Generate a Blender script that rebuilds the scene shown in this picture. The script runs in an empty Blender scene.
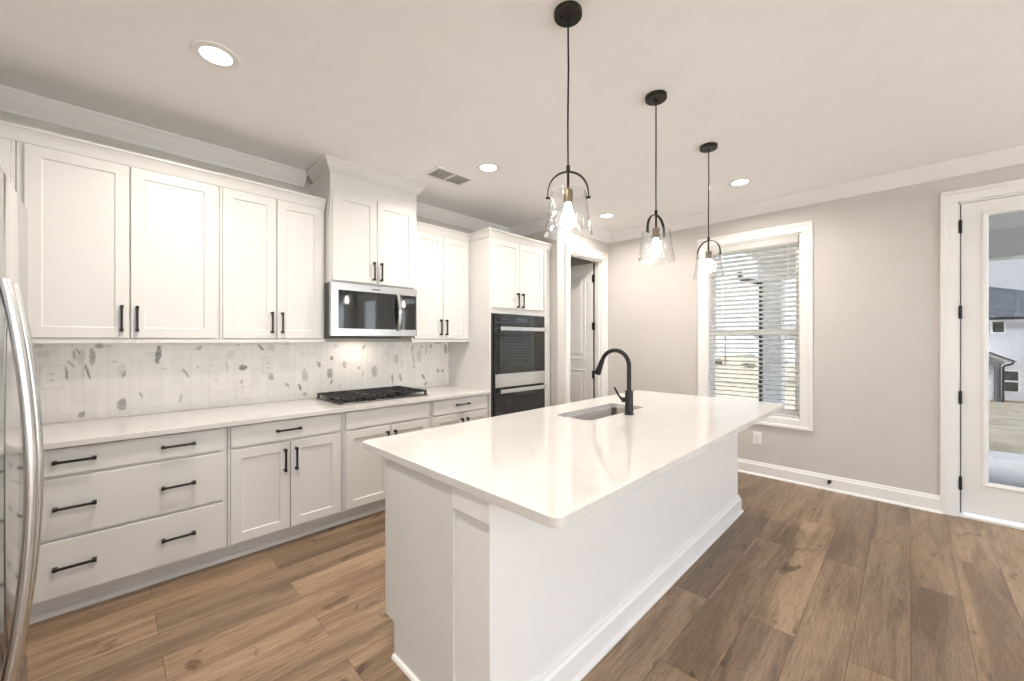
import bpy, bmesh, math, random
import numpy as np
from mathutils import Vector, Matrix

C = bpy.context.scene.collection
SC = bpy.context.scene
PI = math.pi

# ------------------------------------------------------------------ camera
CAM_H = 1.38
YAW = math.atan2(397.0, 400.5)
cam_d = bpy.data.cameras.new('camera')
cam = bpy.data.objects.new('camera', cam_d)
C.objects.link(cam)
cam.location = (0, 0, CAM_H)
cam.rotation_euler = (PI / 2, 0, YAW)
cam_d.sensor_width = 36.0
cam_d.lens = 400.5 / 1024 * 36.0
cam_d.clip_start = 0.02
cam_d.clip_end = 600
SC.camera = cam

# ------------------------------------------------------------------ exposure
SC.view_settings.view_transform = 'Standard'
SC.view_settings.look = 'None'
SC.view_settings.gamma = 1.0
SC.view_settings.use_curve_mapping = False
SC.view_settings.exposure = 1.17
try:
    SC.cycles.use_denoising = True
    SC.cycles.max_bounces = 14
    SC.cycles.diffuse_bounces = 9
    SC.cycles.transparent_max_bounces = 16
    SC.cycles.caustics_reflective = False
    SC.cycles.caustics_refractive = False
    SC.cycles.sample_clamp_indirect = 6.0
except Exception:
    pass

# ------------------------------------------------------------------ sky: pale overcast with soft clouds
SKY = 2.25
CAN_W = 8.5
BULB = 15.0
world = bpy.data.worlds.new('sky')
SC.world = world
world.use_nodes = True
nt = world.node_tree
nt.nodes.clear()
def wn(t, **k):
    n = nt.nodes.new(t)
    for a, b in k.items(): setattr(n, a, b)
    return n
tc = wn('ShaderNodeTexCoord')
sep = wn('ShaderNodeSeparateXYZ')
nt.links.new(tc.outputs['Generated'], sep.inputs[0])
grad = wn('ShaderNodeValToRGB')
grad.color_ramp.elements[0].position = 0.0
grad.color_ramp.elements[0].color = (0.84, 0.91, 0.98, 1)
grad.color_ramp.elements[1].position = 0.55
grad.color_ramp.elements[1].color = (0.52, 0.70, 0.96, 1)
nt.links.new(sep.outputs[2], grad.inputs[0])
mp = wn('ShaderNodeMapping')
mp.inputs['Scale'].default_value = (2.2, 2.2, 9.0)
nt.links.new(tc.outputs['Generated'], mp.inputs[0])
nz = wn('ShaderNodeTexNoise')
nz.inputs['Scale'].default_value = 2.0
nz.inputs['Detail'].default_value = 5
nt.links.new(mp.outputs[0], nz.inputs[0])
cr = wn('ShaderNodeValToRGB')
cr.color_ramp.elements[0].position = 0.34
cr.color_ramp.elements[1].position = 0.62
nt.links.new(nz.outputs[0], cr.inputs[0])
mx = wn('ShaderNodeMix', data_type='RGBA')
mx.inputs['B'].default_value = (0.93, 0.965, 1.0, 1)
nt.links.new(cr.outputs[0], mx.inputs['Factor'])
nt.links.new(grad.outputs[0], mx.inputs['A'])
bg = wn('ShaderNodeBackground')
bg.inputs[1].default_value = SKY
nt.links.new(mx.outputs['Result'], bg.inputs[0])
wo = wn('ShaderNodeOutputWorld')
nt.links.new(bg.outputs[0], wo.inputs[0])

# ------------------------------------------------------------------ soft hazy sun, high over the back of the house
SUN_E = 10.0
sun_d = bpy.data.lights.new('sun', 'SUN'); sun_d.energy = SUN_E; sun_d.angle = math.radians(12); sun_d.color = (1.0, 0.97, 0.92)
sun_o = bpy.data.objects.new('sun', sun_d); C.objects.link(sun_o)
sun_o.location = (18, -14, 22)
sun_o.rotation_euler = Vector((-0.60, 0.42, -0.68)).to_track_quat('-Z', 'Y').to_euler()

# ------------------------------------------------------------------ room dimensions
CEIL = 2.783
WX = -3.625          # left wall (backsplash side)
WY = 4.70            # far wall with window and door
PX = -2.847          # front wall of the pantry closet
PY = 3.61            # side wall of the pantry closet
KY = -0.95           # partition behind the refrigerator
RX = 4.2
BY = -5.0

# ------------------------------------------------------------------ helpers
ORIGIN = {}
def lin(r, g, b):
    f = lambda c: (c / 255 / 12.92) if c / 255 <= 0.04045 else ((c / 255 + 0.055) / 1.055) ** 2.4
    return (f(r), f(g), f(b), 1)

def tag(o, label=None, cat=None, group=None, kind=None):
    if label: o['label'] = label
    if cat: o['category'] = cat
    if group: o['group'] = group
    if kind: o['kind'] = kind
    return o

def empty(name, loc, label=None, cat=None, group=None, kind=None):
    o = bpy.data.objects.new(name, None)
    o.empty_display_size = 0.1
    C.objects.link(o)
    o.location = loc
    ORIGIN[o] = Vector(loc)
    return tag(o, label, cat, group, kind)

# face frames: (u, v, n) -> world, v is up, n points out of the face
def fx(x):  return lambda u, v, n: (x + n, u, v)      # faces +x, u = y
def fxm(x): return lambda u, v, n: (x - n, u, v)      # faces -x, u = y
def fy(y):  return lambda u, v, n: (u, y - n, v)      # faces -y, u = x
def fyp(y): return lambda u, v, n: (u, y + n, v)      # faces +y, u = x
def fz(z):  return lambda u, v, n: (u, v, z + n)      # faces up
def fzd(z): return lambda u, v, n: (u, v, z - n)      # faces down
ID = lambda u, v, n: (u, v, n)

class MB:
    def __init__(s): s.bm = bmesh.new()
    def face(s, pts, mi=0):
        vs = [s.bm.verts.new(p) for p in pts]
        f = s.bm.faces.new(vs); f.material_index = mi
        return f
    def box(s, u0, u1, v0, v1, n0, n1, fr=ID, mi=0):
        p = [fr(u, v, n) for n in (n0, n1) for v in (v0, v1) for u in (u0, u1)]
        v = [s.bm.verts.new(q) for q in p]
        for a in ((0, 1, 3, 2), (4, 6, 7, 5), (0, 4, 5, 1), (2, 3, 7, 6), (0, 2, 6, 4), (1, 5, 7, 3)):
            f = s.bm.faces.new([v[i] for i in a]); f.material_index = mi
        return s
    def loops(s, loops, cap0=True, cap1=True, mi=0, close=True):
        L = [[s.bm.verts.new(p) for p in lp] for lp in loops]
        n = len(L[0])
        for a, b in zip(L, L[1:]):
            for i in range(n if close else n - 1):
                j = (i + 1) % n
                f = s.bm.faces.new((a[i], a[j], b[j], b[i])); f.material_index = mi
        if cap0: s.bm.faces.new(L[0][::-1]).material_index = mi
        if cap1: s.bm.faces.new(L[-1]).material_index = mi
        return s
    def prism(s, poly, n0, n1, fr=ID, mi=0):
        return s.loops([[fr(u, v, n) for u, v in poly] for n in (n0, n1)], mi=mi)
    def lathe(s, prof, c=(0, 0, 0), seg=32, fr=None, mi=0, cap0=False, cap1=False):
        fr = fr or (lambda x, y, z: (c[0] + x, c[1] + y, c[2] + z))
        return s.loops([[fr(r * math.cos(2 * PI * k / seg), r * math.sin(2 * PI * k / seg), z) for k in range(seg)]
                        for r, z in prof], cap0, cap1, mi)
    def tube(s, pts, r, seg=10, cap=True, mi=0):
        pts = [Vector(p) for p in pts]
        rs = r if isinstance(r, (list, tuple)) else [r] * len(pts)
        up = None; L = []
        for i, p in enumerate(pts):
            d = (pts[min(i + 1, len(pts) - 1)] - pts[max(i - 1, 0)]).normalized()
            if up is None:
                up = Vector((0, 0, 1)) if abs(d.z) < 0.9 else Vector((0, 1, 0))
            a = d.cross(up).normalized(); up = a.cross(d).normalized()
            L.append([p + rs[i] * (math.cos(2 * PI * k / seg) * a + math.sin(2 * PI * k / seg) * up) for k in range(seg)])
        return s.loops(L, cap, cap, mi)
    # sweep a profile [(n, h)] along a 2-D path; n goes to the left of travel, mitred corners
    def sweep(s, path, prof, fr=ID, closed=False, mi=0):
        P = [Vector(p) for p in path]; N = len(P); L = []
        for i in range(N):
            def nrm(a, b):
                d = (b - a).normalized(); return Vector((-d.y, d.x))
            n0 = nrm(P[i - 1], P[i]) if (i > 0 or closed) else None
            n1 = nrm(P[i], P[(i + 1) % N]) if (i < N - 1 or closed) else None
            if n0 is None: m = n1
            elif n1 is None: m = n0
            else:
                m = (n0 + n1); m = m / max(0.2, m.dot(n1))
            L.append([fr(P[i].x + m.x * n, P[i].y + m.y * n, h) for n, h in prof])
        if closed: L.append(L[0])
        if closed:
            V = [[s.bm.verts.new(p) for p in lp] for lp in L[:-1]]; V.append(V[0])
            k = len(prof)
            for a, b in zip(V, V[1:]):
                for i in range(k):
                    s.bm.faces.new((a[i], a[(i + 1) % k], b[(i + 1) % k], b[i])).material_index = mi
            return s
        return s.loops(L, mi=mi)
    def build(s, name, mats, parent=None, origin=None, bevel=0.0, seg=1, smooth=None, label=None, cat=None,
              group=None, kind=None, doubles=False):
        bm = s.bm
        if doubles: bmesh.ops.remove_doubles(bm, verts=bm.verts, dist=1e-5)
        bmesh.ops.recalc_face_normals(bm, faces=bm.faces)
        if bevel > 0:
            es = [e for e in bm.edges if len(e.link_faces) == 2 and e.calc_face_angle(0) > 0.7]
            bmesh.ops.bevel(bm, geom=es, offset=bevel, segments=seg, affect='EDGES', profile=0.5, clamp_overlap=True)
        if parent is not None: o3 = ORIGIN[parent]
        elif origin is not None: o3 = Vector(origin)
        else:
            lo = [min(v.co[i] for v in bm.verts) for i in range(3)]
            hi = [max(v.co[i] for v in bm.verts) for i in range(3)]
            o3 = Vector(((lo[0] + hi[0]) / 2, (lo[1] + hi[1]) / 2, lo[2]))
        for v in bm.verts: v.co -= o3
        me = bpy.data.meshes.new(name)
        bm.to_mesh(me); bm.free()
        if not isinstance(mats, (list, tuple)): mats = [mats]
        for m in mats: me.materials.append(m)
        if smooth:
            me.polygons.foreach_set('use_smooth', [True] * len(me.polygons))
            me.set_sharp_from_angle(angle=math.radians(smooth))
        o = bpy.data.objects.new(name, me)
        C.objects.link(o)
        if parent is not None:
            o.parent = parent
        else:
            o.location = o3
        ORIGIN[o] = o3
        return tag(o, label, cat, group, kind)

def rrect(u0, u1, v0, v1, r, k=6):
    out = []
    for (cx, cy, a0) in ((u1 - r, v1 - r, 0), (u0 + r, v1 - r, 90), (u0 + r, v0 + r, 180), (u1 - r, v0 + r, 270)):
        for i in range(k + 1):
            a = math.radians(a0 + 90 * i / k)
            out.append((cx + r * math.cos(a), cy + r * math.sin(a)))
    return out

def copy_tree(o, parent=None):
    c = o.copy(); C.objects.link(c)
    if parent is not None:
        c.parent = parent
    ORIGIN[c] = ORIGIN.get(o)
    for ch in list(o.children):
        copy_tree(ch, c)
    return c

# ------------------------------------------------------------------ materials
def mat(name, col, rough=0.5, metal=0.0, spec=0.5, **kw):
    m = bpy.data.materials.new(name); m.use_nodes = True
    b = m.node_tree.nodes['Principled BSDF']
    b.inputs['Base Color'].default_value = col if len(col) == 4 else (*col, 1)
    b.inputs['Roughness'].default_value = rough
    b.inputs['Metallic'].default_value = metal
    b.inputs['Specular IOR Level'].default_value = spec
    for k, v in kw.items(): b.inputs[k].default_value = v
    return m

def tweak(m, scale, amt, stretch=(1, 1, 1), rough_amt=0.0, detail=4):
    """gentle procedural variation of the material's own colour"""
    t = m.node_tree; b = t.nodes['Principled BSDF']
    tcn = t.nodes.new('ShaderNodeTexCoord'); mpn = t.nodes.new('ShaderNodeMapping')
    mpn.inputs['Scale'].default_value = stretch
    n = t.nodes.new('ShaderNodeTexNoise'); n.inputs['Scale'].default_value = scale; n.inputs['Detail'].default_value = detail
    t.links.new(tcn.outputs['Object'], mpn.inputs[0]); t.links.new(mpn.outputs[0], n.inputs[0])
    c0 = b.inputs['Base Color'].default_value[:]
    r = t.nodes.new('ShaderNodeValToRGB')
    r.color_ramp.elements[0].position = 0.3; r.color_ramp.elements[1].position = 0.7
    r.color_ramp.elements[0].color = (*[max(0, x * (1 - amt)) for x in c0[:3]], 1)
    r.color_ramp.elements[1].color = (*[min(1, x * (1 + amt)) for x in c0[:3]], 1)
    t.links.new(n.outputs[0], r.inputs[0]); t.links.new(r.outputs[0], b.inputs['Base Color'])
    if rough_amt:
        mr = t.nodes.new('ShaderNodeMapRange')
        base = b.inputs['Roughness'].default_value
        mr.inputs['To Min'].default_value = max(0, base - rough_amt); mr.inputs['To Max'].default_value = base + rough_amt
        t.links.new(n.outputs[0], mr.inputs[0]); t.links.new(mr.outputs[0], b.inputs['Roughness'])
    return m

M = {}
M['cabinet'] = tweak(mat('cabinet_paint', (0.70, 0.695, 0.682), 0.38), 3, 0.012)
M['trim'] = tweak(mat('trim_paint', (0.79, 0.79, 0.785), 0.40), 3, 0.012)
M['wall'] = tweak(mat('wall_paint', (0.585, 0.562, 0.542), 0.85, spec=0.2), 6, 0.015)
M['ceiling'] = tweak(mat('ceiling_paint', (0.87, 0.87, 0.875), 0.9, spec=0.15), 6, 0.012)
M['black'] = tweak(mat('black_metal', (0.012, 0.012, 0.012), 0.38, 0.3), 60, 0.2)
M['black_iron'] = tweak(mat('cast_iron', (0.02, 0.02, 0.021), 0.5), 80, 0.3)
M['bronze'] = tweak(mat('dark_bronze', (0.03, 0.026, 0.022), 0.4, 0.7), 60, 0.2)
M['socket'] = tweak(mat('aged_brass', (0.22, 0.18, 0.13), 0.35, 0.9), 60, 0.2)
M['steel'] = tweak(mat('stainless_steel', (0.62, 0.62, 0.62), 0.22, 1.0), 40, 0.03, (1, 1, 30), 0.05)
M['steel_h'] = tweak(mat('stainless_steel_bright', (0.70, 0.70, 0.70), 0.2, 1.0), 40, 0.02, (30, 30, 1), 0.04)
M['steel_fridge'] = tweak(mat('stainless_fridge', (0.66, 0.655, 0.65), 0.16, 1.0), 40, 0.02, (1, 1, 30), 0.03)
M['sink'] = tweak(mat('sink_steel', (0.21, 0.19, 0.17), 0.33, 1.0), 30, 0.05, (20, 1, 1), 0.06)
M['grey_body'] = tweak(mat('appliance_grey', (0.09, 0.085, 0.08), 0.45), 30, 0.1)
M['black_glass'] = tweak(mat('black_glass', (0.012, 0.013, 0.014), 0.04, 0.0, 0.8), 10, 0.1)
M['dark_gap'] = tweak(mat('dark_gap', (0.03, 0.03, 0.03), 0.8), 10, 0.1)
M['plastic'] = tweak(mat('white_plastic', (0.80, 0.79, 0.77), 0.35), 10, 0.02)
M['slot'] = tweak(mat('dark_slot', (0.045, 0.04, 0.038), 0.6), 10, 0.1)
M['blind'] = tweak(mat('blind_vinyl', (0.84, 0.84, 0.83), 0.45, **{'Transmission Weight': 0.0}), 5, 0.01)
t_ = M['blind'].node_tree; p_ = t_.nodes['Principled BSDF']; o_ = t_.nodes['Material Output']
tl_ = t_.nodes.new('ShaderNodeBsdfTranslucent'); tl_.inputs[0].default_value = (0.86, 0.86, 0.84, 1)
ms_ = t_.nodes.new('ShaderNodeMixShader'); ms_.inputs[0].default_value = 0.45
t_.links.new(p_.outputs[0], ms_.inputs[1]); t_.links.new(tl_.outputs[0], ms_.inputs[2]); t_.links.new(ms_.outputs[0], o_.inputs[0])
M['vinyl'] = tweak(mat('white_vinyl', (0.82, 0.83, 0.84), 0.4), 5, 0.01)
M['rubber'] = tweak(mat('black_rubber', (0.015, 0.015, 0.015), 0.7), 30, 0.2)

def glass_mat(name, tint, gloss, rough=0.0, bump=0.0, floor=0.03):
    m = bpy.data.materials.new(name); m.use_nodes = True
    t = m.node_tree; t.nodes.clear()
    out = t.nodes.new('ShaderNodeOutputMaterial'); mix = t.nodes.new('ShaderNodeMixShader')
    tr = t.nodes.new('ShaderNodeBsdfTransparent'); tr.inputs[0].default_value = (*tint, 1)
    gl = t.nodes.new('ShaderNodeBsdfGlossy'); gl.inputs['Roughness'].default_value = rough
    lw = t.nodes.new('ShaderNodeLayerWeight'); lw.inputs[0].default_value = 0.5
    pw = t.nodes.new('ShaderNodeMath'); pw.operation = 'POWER'; pw.inputs[1].default_value = 4.0; t.links.new(lw.outputs['Facing'], pw.inputs[0])
    ma = t.nodes.new('ShaderNodeMath'); ma.operation = 'MULTIPLY_ADD'; ma.inputs[1].default_value = gloss; ma.inputs[2].default_value = floor; t.links.new(pw.outputs[0], ma.inputs[0])
    if bump:
        n = t.nodes.new('ShaderNodeTexNoise'); n.inputs['Scale'].default_value = 60; n.inputs['Detail'].default_value = 1
        tcn = t.nodes.new('ShaderNodeTexCoord'); mpn = t.nodes.new('ShaderNodeMapping')
        mpn.inputs['Scale'].default_value = (1, 1, 0.35)
        t.links.new(tcn.outputs['Object'], mpn.inputs[0]); t.links.new(mpn.outputs[0], n.inputs[0])
        b = t.nodes.new('ShaderNodeBump'); b.inputs['Strength'].default_value = bump; b.inputs['Distance'].default_value = 0.01
        t.links.new(n.outputs[0], b.inputs['Height'])
        t.links.new(b.outputs[0], gl.inputs['Normal']); t.links.new(b.outputs[0], lw.inputs['Normal'])
    t.links.new(ma.outputs[0], mix.inputs[0])
    t.links.new(tr.outputs[0], mix.inputs[1]); t.links.new(gl.outputs[0], mix.inputs[2])
    t.links.new(mix.outputs[0], out.inputs[0])
    return m
M['pane_clear'] = glass_mat('clear_window_glass', (0.97, 0.98, 0.98), 0.5)
M['pane_window'] = glass_mat('pale_dimming_glass', (0.50, 0.505, 0.51), 0.5)  # grey tint added to dim the outdoor view, lighter grade
M['pane'] = glass_mat('dimming_glass', (0.36, 0.365, 0.37), 0.5)  # grey tint added to hold the bright outdoors down to room exposure
M['shade'] = glass_mat('seeded_glass', (0.99, 0.99, 0.99), 0.9, 0.03, 0.55, 0.09)

def emit(name, col, s):
    m = bpy.data.materials.new(name); m.use_nodes = True
    t = m.node_tree; t.nodes.clear()
    out = t.nodes.new('ShaderNodeOutputMaterial'); e = t.nodes.new('ShaderNodeEmission')
    e.inputs[0].default_value = (*col, 1); e.inputs[1].default_value = s
    t.links.new(e.outputs[0], out.inputs[0])
    return m
WARM = (1.0, 0.91, 0.81)
M['lens'] = emit('lamp_lens', (1.0, 0.95, 0.86), 5.0)
M['bulb'] = emit('bulb_glow', (1.0, 0.96, 0.89), BULB)
M['lit_window'] = emit('lit_window', (0.9, 0.65, 0.3), 0.45)

def floor_mat():
    m = mat('oak_plank_floor', (0.3, 0.2, 0.12), 0.36)
    t = m.node_tree; b = t.nodes['Principled BSDF']; L = t.links.new
    N = t.nodes.new
    geo = N('ShaderNodeNewGeometry'); sp = N('ShaderNodeSeparateXYZ'); L(geo.outputs['Position'], sp.inputs[0])
    ax = N('ShaderNodeMath'); ax.operation = 'ADD'; ax.inputs[1].default_value = 40 * 0.193 - 0.007
    L(sp.outputs[0], ax.inputs[0])
    ay = N('ShaderNodeMath'); ay.operation = 'ADD'; ay.inputs[1].default_value = 20.55; L(sp.outputs[1], ay.inputs[0])
    cb = N('ShaderNodeCombineXYZ'); L(ay.outputs[0], cb.inputs[0]); L(ax.outputs[0], cb.inputs[1])
    def brick(c1, c2, mortar, msize):
        k = N('ShaderNodeTexBrick')
        k.inputs['Scale'].default_value = 1.0
        k.inputs['Brick Width'].default_value = 1.52; k.inputs['Row Height'].default_value = 0.193
        k.inputs['Mortar Size'].default_value = msize; k.inputs['Mortar Smooth'].default_value = 0.3
        k.inputs['Bias'].default_value = 0.0
        k.inputs['Color1'].default_value = c1; k.inputs['Color2'].default_value = c2; k.inputs['Mortar'].default_value = mortar
        k.offset = 0.37; k.offset_frequency = 2
        L(cb.outputs[0], k.inputs[0]); return k
    rnd = brick((0, 0, 0, 1), (1, 1, 1, 1), (0.5, 0.5, 0.5, 1), 0.0)
    # grain coordinates shifted per plank
    off = N('ShaderNodeVectorMath'); off.operation = 'SCALE'; off.inputs['Scale'].default_value = 37.0
    L(rnd.outputs['Color'], off.inputs[0])
    add = N('ShaderNodeVectorMath'); add.operation = 'ADD'; L(geo.outputs['Position'], add.inputs[0]); L(off.outputs[0], add.inputs[1])
    def noise(scale, sx, sy, detail=6, dist=0.0, rough=0.6):
        mpn = N('ShaderNodeMapping'); mpn.inputs['Scale'].default_value = (sx, sy, 1)
        L(add.outputs[0], mpn.inputs[0])
        n = N('ShaderNodeTexNoise'); n.inputs['Scale'].default_value = scale; n.inputs['Detail'].default_value = detail
        n.inputs['Distortion'].default_value = dist; n.inputs['Roughness'].default_value = rough
        L(mpn.outputs[0], n.inputs[0]); return n
    grain = noise(9.0, 16.0, 0.7, 10, 0.35, 0.75)
    cath = noise(2.2, 4.0, 0.40, 6, 0.9, 0.6)
    pore = noise(14.0, 26.0, 0.9, 6, 0.2, 0.7)
    knot = noise(5.5, 1.7, 0.9, 4, 0.5, 0.55)
    base = N('ShaderNodeValToRGB')
    e = base.color_ramp.elements
    e[0].position = 0.0; e[0].color = FLOOR_D
    e[1].position = 1.0; e[1].color = FLOOR_L
    L(rnd.outputs['Color'], base.inputs[0])
    def mul(a, fac_node, lo, hi, c_lo, pos=(0.35, 0.65)):
        r = N('ShaderNodeValToRGB'); r.color_ramp.elements[0].position = pos[0]; r.color_ramp.elements[1].position = pos[1]
        r.color_ramp.elements[0].color = c_lo; r.color_ramp.elements[1].color = (1.08, 1.07, 1.05, 1)
        L(fac_node.outputs[0], r.inputs[0])
        mxn = N('ShaderNodeMix'); mxn.data_type = 'RGBA'; mxn.blend_type = 'MULTIPLY'; mxn.inputs['Factor'].default_value = 1.0
        L(a, mxn.inputs['A']); L(r.outputs[0], mxn.inputs['B']); return mxn.outputs['Result']
    c = mul(base.outputs[0], grain, 0, 1, (0.62, 0.60, 0.57, 1))
    c = mul(c, cath, 0, 1, (0.66, 0.62, 0.58, 1), (0.40, 0.58))
    c = mul(c, pore, 0, 1, (0.74, 0.72, 0.69, 1), (0.36, 0.52))
    c = mul(c, knot, 0, 1, (0.40, 0.34, 0.30, 1), (0.29, 0.37))
    seam = brick((1, 1, 1, 1), (1, 1, 1, 1), (0.50, 0.44, 0.38, 1), 0.0016)
    mxn = N('ShaderNodeMix'); mxn.data_type = 'RGBA'; mxn.blend_type = 'MULTIPLY'; mxn.inputs['Factor'].default_value = 1.0
    L(c, mxn.inputs['A']); L(seam.outputs['Color'], mxn.inputs['B'])
    L(mxn.outputs['Result'], b.inputs['Base Color'])
    mr = N('ShaderNodeMapRange'); mr.inputs['To Min'].default_value = 0.30; mr.inputs['To Max'].default_value = 0.46
    L(grain.outputs[0], mr.inputs[0]); L(mr.outputs[0], b.inputs['Roughness'])
    bp = N('ShaderNodeBump'); bp.inputs['Strength'].default_value = 0.12; bp.inputs['Distance'].default_value = 0.002
    L(grain.outputs[0], bp.inputs['Height']); L(bp.outputs[0], b.inputs['Normal'])
    return m
FLOOR_D = (0.200, 0.147, 0.106, 1)
FLOOR_L = (0.365, 0.263, 0.185, 1)
M['floor'] = floor_mat()

def quartz_mat():
    m = mat('white_quartz', (0.78, 0.755, 0.73), 0.10)
    t = m.node_tree; b = t.nodes['Principled BSDF']; L = t.links.new; N = t.nodes.new
    geo = N('ShaderNodeNewGeometry')
    n1 = N('ShaderNodeTexNoise'); n1.inputs['Scale'].default_value = 1.7; n1.inputs['Detail'].default_value = 5; n1.inputs['Distortion'].default_value = 1.2
    L(geo.outputs['Position'], n1.inputs[0])
    r = N('ShaderNodeValToRGB'); r.color_ramp.elements[0].position = 0.485; r.color_ramp.elements[1].position = 0.5
    r.color_ramp.elements[0].color = (0.665, 0.65, 0.638, 1); r.color_ramp.elements[1].color = (0.63, 0.612, 0.592, 1)
    e = r.color_ramp.elements.new(0.515); e.color = (0.665, 0.65, 0.638, 1)
    L(n1.outputs[0], r.inputs[0])
    n2 = N('ShaderNodeTexNoise'); n2.inputs['Scale'].default_value = 240; n2.inputs['Detail'].default_value = 2
    L(geo.outputs['Position'], n2.inputs[0])
    r2 = N('ShaderNodeValToRGB'); r2.color_ramp.elements[0].position = 0.30; r2.color_ramp.elements[1].position = 0.42
    r2.color_ramp.elements[0].color = (0.93, 0.92, 0.91, 1); r2.color_ramp.elements[1].color = (1, 1, 1, 1)
    L(n2.outputs[0], r2.inputs[0])
    mxn = N('ShaderNodeMix'); mxn.data_type = 'RGBA'; mxn.blend_type = 'MULTIPLY'; mxn.inputs['Factor'].default_value = 1.0
    L(r.outputs[0], mxn.inputs['A']); L(r2.outputs[0], mxn.inputs['B']); L(mxn.outputs['Result'], b.inputs['Base Color'])
    return m
M['quartz'] = quartz_mat()

def attr_mat(name, rough):
    m = mat(name, (0.8, 0.8, 0.8), rough)
    t = m.node_tree; b = t.nodes['Principled BSDF']
    a = t.nodes.new('ShaderNodeAttribute'); a.attribute_name = 'tile_colour'
    t.links.new(a.outputs['Color'], b.inputs['Base Color'])
    return m
M['tile'] = attr_mat('marble_mosaic', 0.25)

def noise_mat(name, c0, c1, scale, rough=0.9, stretch=(1, 1, 1)):
    m = mat(name, c0, rough, spec=0.2)
    t = m.node_tree; b = t.nodes['Principled BSDF']; L = t.links.new; N = t.nodes.new
    geo = N('ShaderNodeNewGeometry'); mpn = N('ShaderNodeMapping'); mpn.inputs['Scale'].default_value = stretch
    n = N('ShaderNodeTexNoise'); n.inputs['Scale'].default_value = scale; n.inputs['Detail'].default_value = 8
    r = N('ShaderNodeValToRGB'); r.color_ramp.elements[0].position = 0.35; r.color_ramp.elements[1].position = 0.65
    r.color_ramp.elements[0].color = (*c0, 1); r.color_ramp.elements[1].color = (*c1, 1)
    L(geo.outputs['Position'], mpn.inputs[0]); L(mpn.outputs[0], n.inputs[0]); L(n.outputs[0], r.inputs[0]); L(r.outputs[0], b.inputs['Base Color'])
    return m
M['grass'] = noise_mat('dormant_grass', (0.37, 0.325, 0.245), (0.60, 0.54, 0.425), 1.6)
M['dirt'] = noise_mat('bare_earth', (0.24, 0.17, 0.14), (0.36, 0.27, 0.22), 0.8)
M['concrete'] = noise_mat('patio_concrete', (0.68, 0.69, 0.70), (0.76, 0.765, 0.77), 3.0)
M['slate'] = noise_mat('slate_shingle', (0.10, 0.115, 0.14), (0.19, 0.205, 0.235), 2.2, 0.85, (1, 1, 3))
M['far_roof'] = noise_mat('grey_shingle', (0.30, 0.30, 0.31), (0.40, 0.40, 0.41), 1.2)
M['far_wall'] = noise_mat('pale_siding_far', (0.62, 0.66, 0.70), (0.70, 0.73, 0.76), 0.6)
M['post_grey'] = noise_mat('grey_post', (0.17, 0.18, 0.20), (0.23, 0.24, 0.26), 2)
M['gutter'] = noise_mat('dark_gutter', (0.035, 0.037, 0.042), (0.05, 0.052, 0.058), 3)
M['porch'] = noise_mat('porch_white', (0.86, 0.865, 0.87), (0.89, 0.89, 0.89), 1)
M['shrub'] = noise_mat('dark_shrub', (0.04, 0.05, 0.03), (0.10, 0.11, 0.07), 4)
M['house_glass'] = tweak(mat('house_glass', (0.06, 0.07, 0.065), 0.2), 3, 0.3)

M['siding'] = noise_mat('white_lap_siding', (0.64, 0.65, 0.69), (0.68, 0.69, 0.73), 2, 0.6)

# ================================================================== ROOM SHELL
def wall_panel(name, fr, us, vs, holes, thick, m, **k):
    """slab with rectangular holes, in frame fr (u, v, n); front at n=0, back at n=-thick"""
    U = sorted(set([us[0], us[1]] + [h[0] for h in holes] + [h[1] for h in holes]))
    V = sorted(set([vs[0], vs[1]] + [h[2] for h in holes] + [h[3] for h in holes]))
    def solid(i, j):
        if i < 0 or j < 0 or i >= len(U) - 1 or j >= len(V) - 1: return False
        cu, cv = (U[i] + U[i + 1]) / 2, (V[j] + V[j + 1]) / 2
        return not any(h[0] < cu < h[1] and h[2] < cv < h[3] for h in holes)
    b = MB(); cache = {}
    def vert(u, v, n):
        key = (u, v, n)
        if key not in cache: cache[key] = b.bm.verts.new(fr(u, v, n))
        return cache[key]
    def q(*p): b.bm.faces.new([vert(*x) for x in p])
    for i in range(len(U) - 1):
        for j in range(len(V) - 1):
            if not solid(i, j): continue
            a, c, d, e = U[i], U[i + 1], V[j], V[j + 1]
            q((a, d, 0), (c, d, 0), (c, e, 0), (a, e, 0))
            q((a, d, -thick), (a, e, -thick), (c, e, -thick), (c, d, -thick))
            if not solid(i - 1, j): q((a, d, 0), (a, e, 0), (a, e, -thick), (a, d, -thick))
            if not solid(i + 1, j): q((c, d, 0), (c, d, -thick), (c, e, -thick), (c, e, 0))
            if not solid(i, j - 1): q((a, d, 0), (a, d, -thick), (c, d, -thick), (c, d, 0))
            if not solid(i, j + 1): q((a, e, 0), (c, e, 0), (c, e, -thick), (a, e, -thick))
    return b.build(name, m, kind='structure', **k)

WT = 0.14
MB().box(WX, RX, BY, WY, -0.06, 0).build('floor', M['floor'], kind='structure', label='wide oak plank floor')
MB().box(WX - WT, RX + WT, BY - WT, WY + WT, CEIL, CEIL + 0.08).build('ceiling', M['ceiling'], kind='structure', label='flat off white ceiling')
wall_panel('wall_left', fx(WX), (BY - WT, WY + WT), (0, CEIL), [], WT, M['wall'], label='greige wall behind the cabinet run')
W1 = (-1.600, -0.739, 0.614, 2.420)       # blinds window opening (x0, x1, z0, z1)
WF = [(1.75, 2.15, 0.30, 2.45), (3.15, 4.02, 0.30, 2.45)]   # further windows of the far wall, out of frame
D1 = (0.270, 1.200, 0.0, 2.465)           # patio door opening
wall_panel('wall_far', fy(WY), (WX, RX), (0, CEIL), [W1, D1] + WF, WT, M['wall'], label='greige wall with window and patio door')
PD = (3.835, 4.555, 0.0, 2.432)           # pantry door opening (y0, y1, z0, z1)
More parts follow.
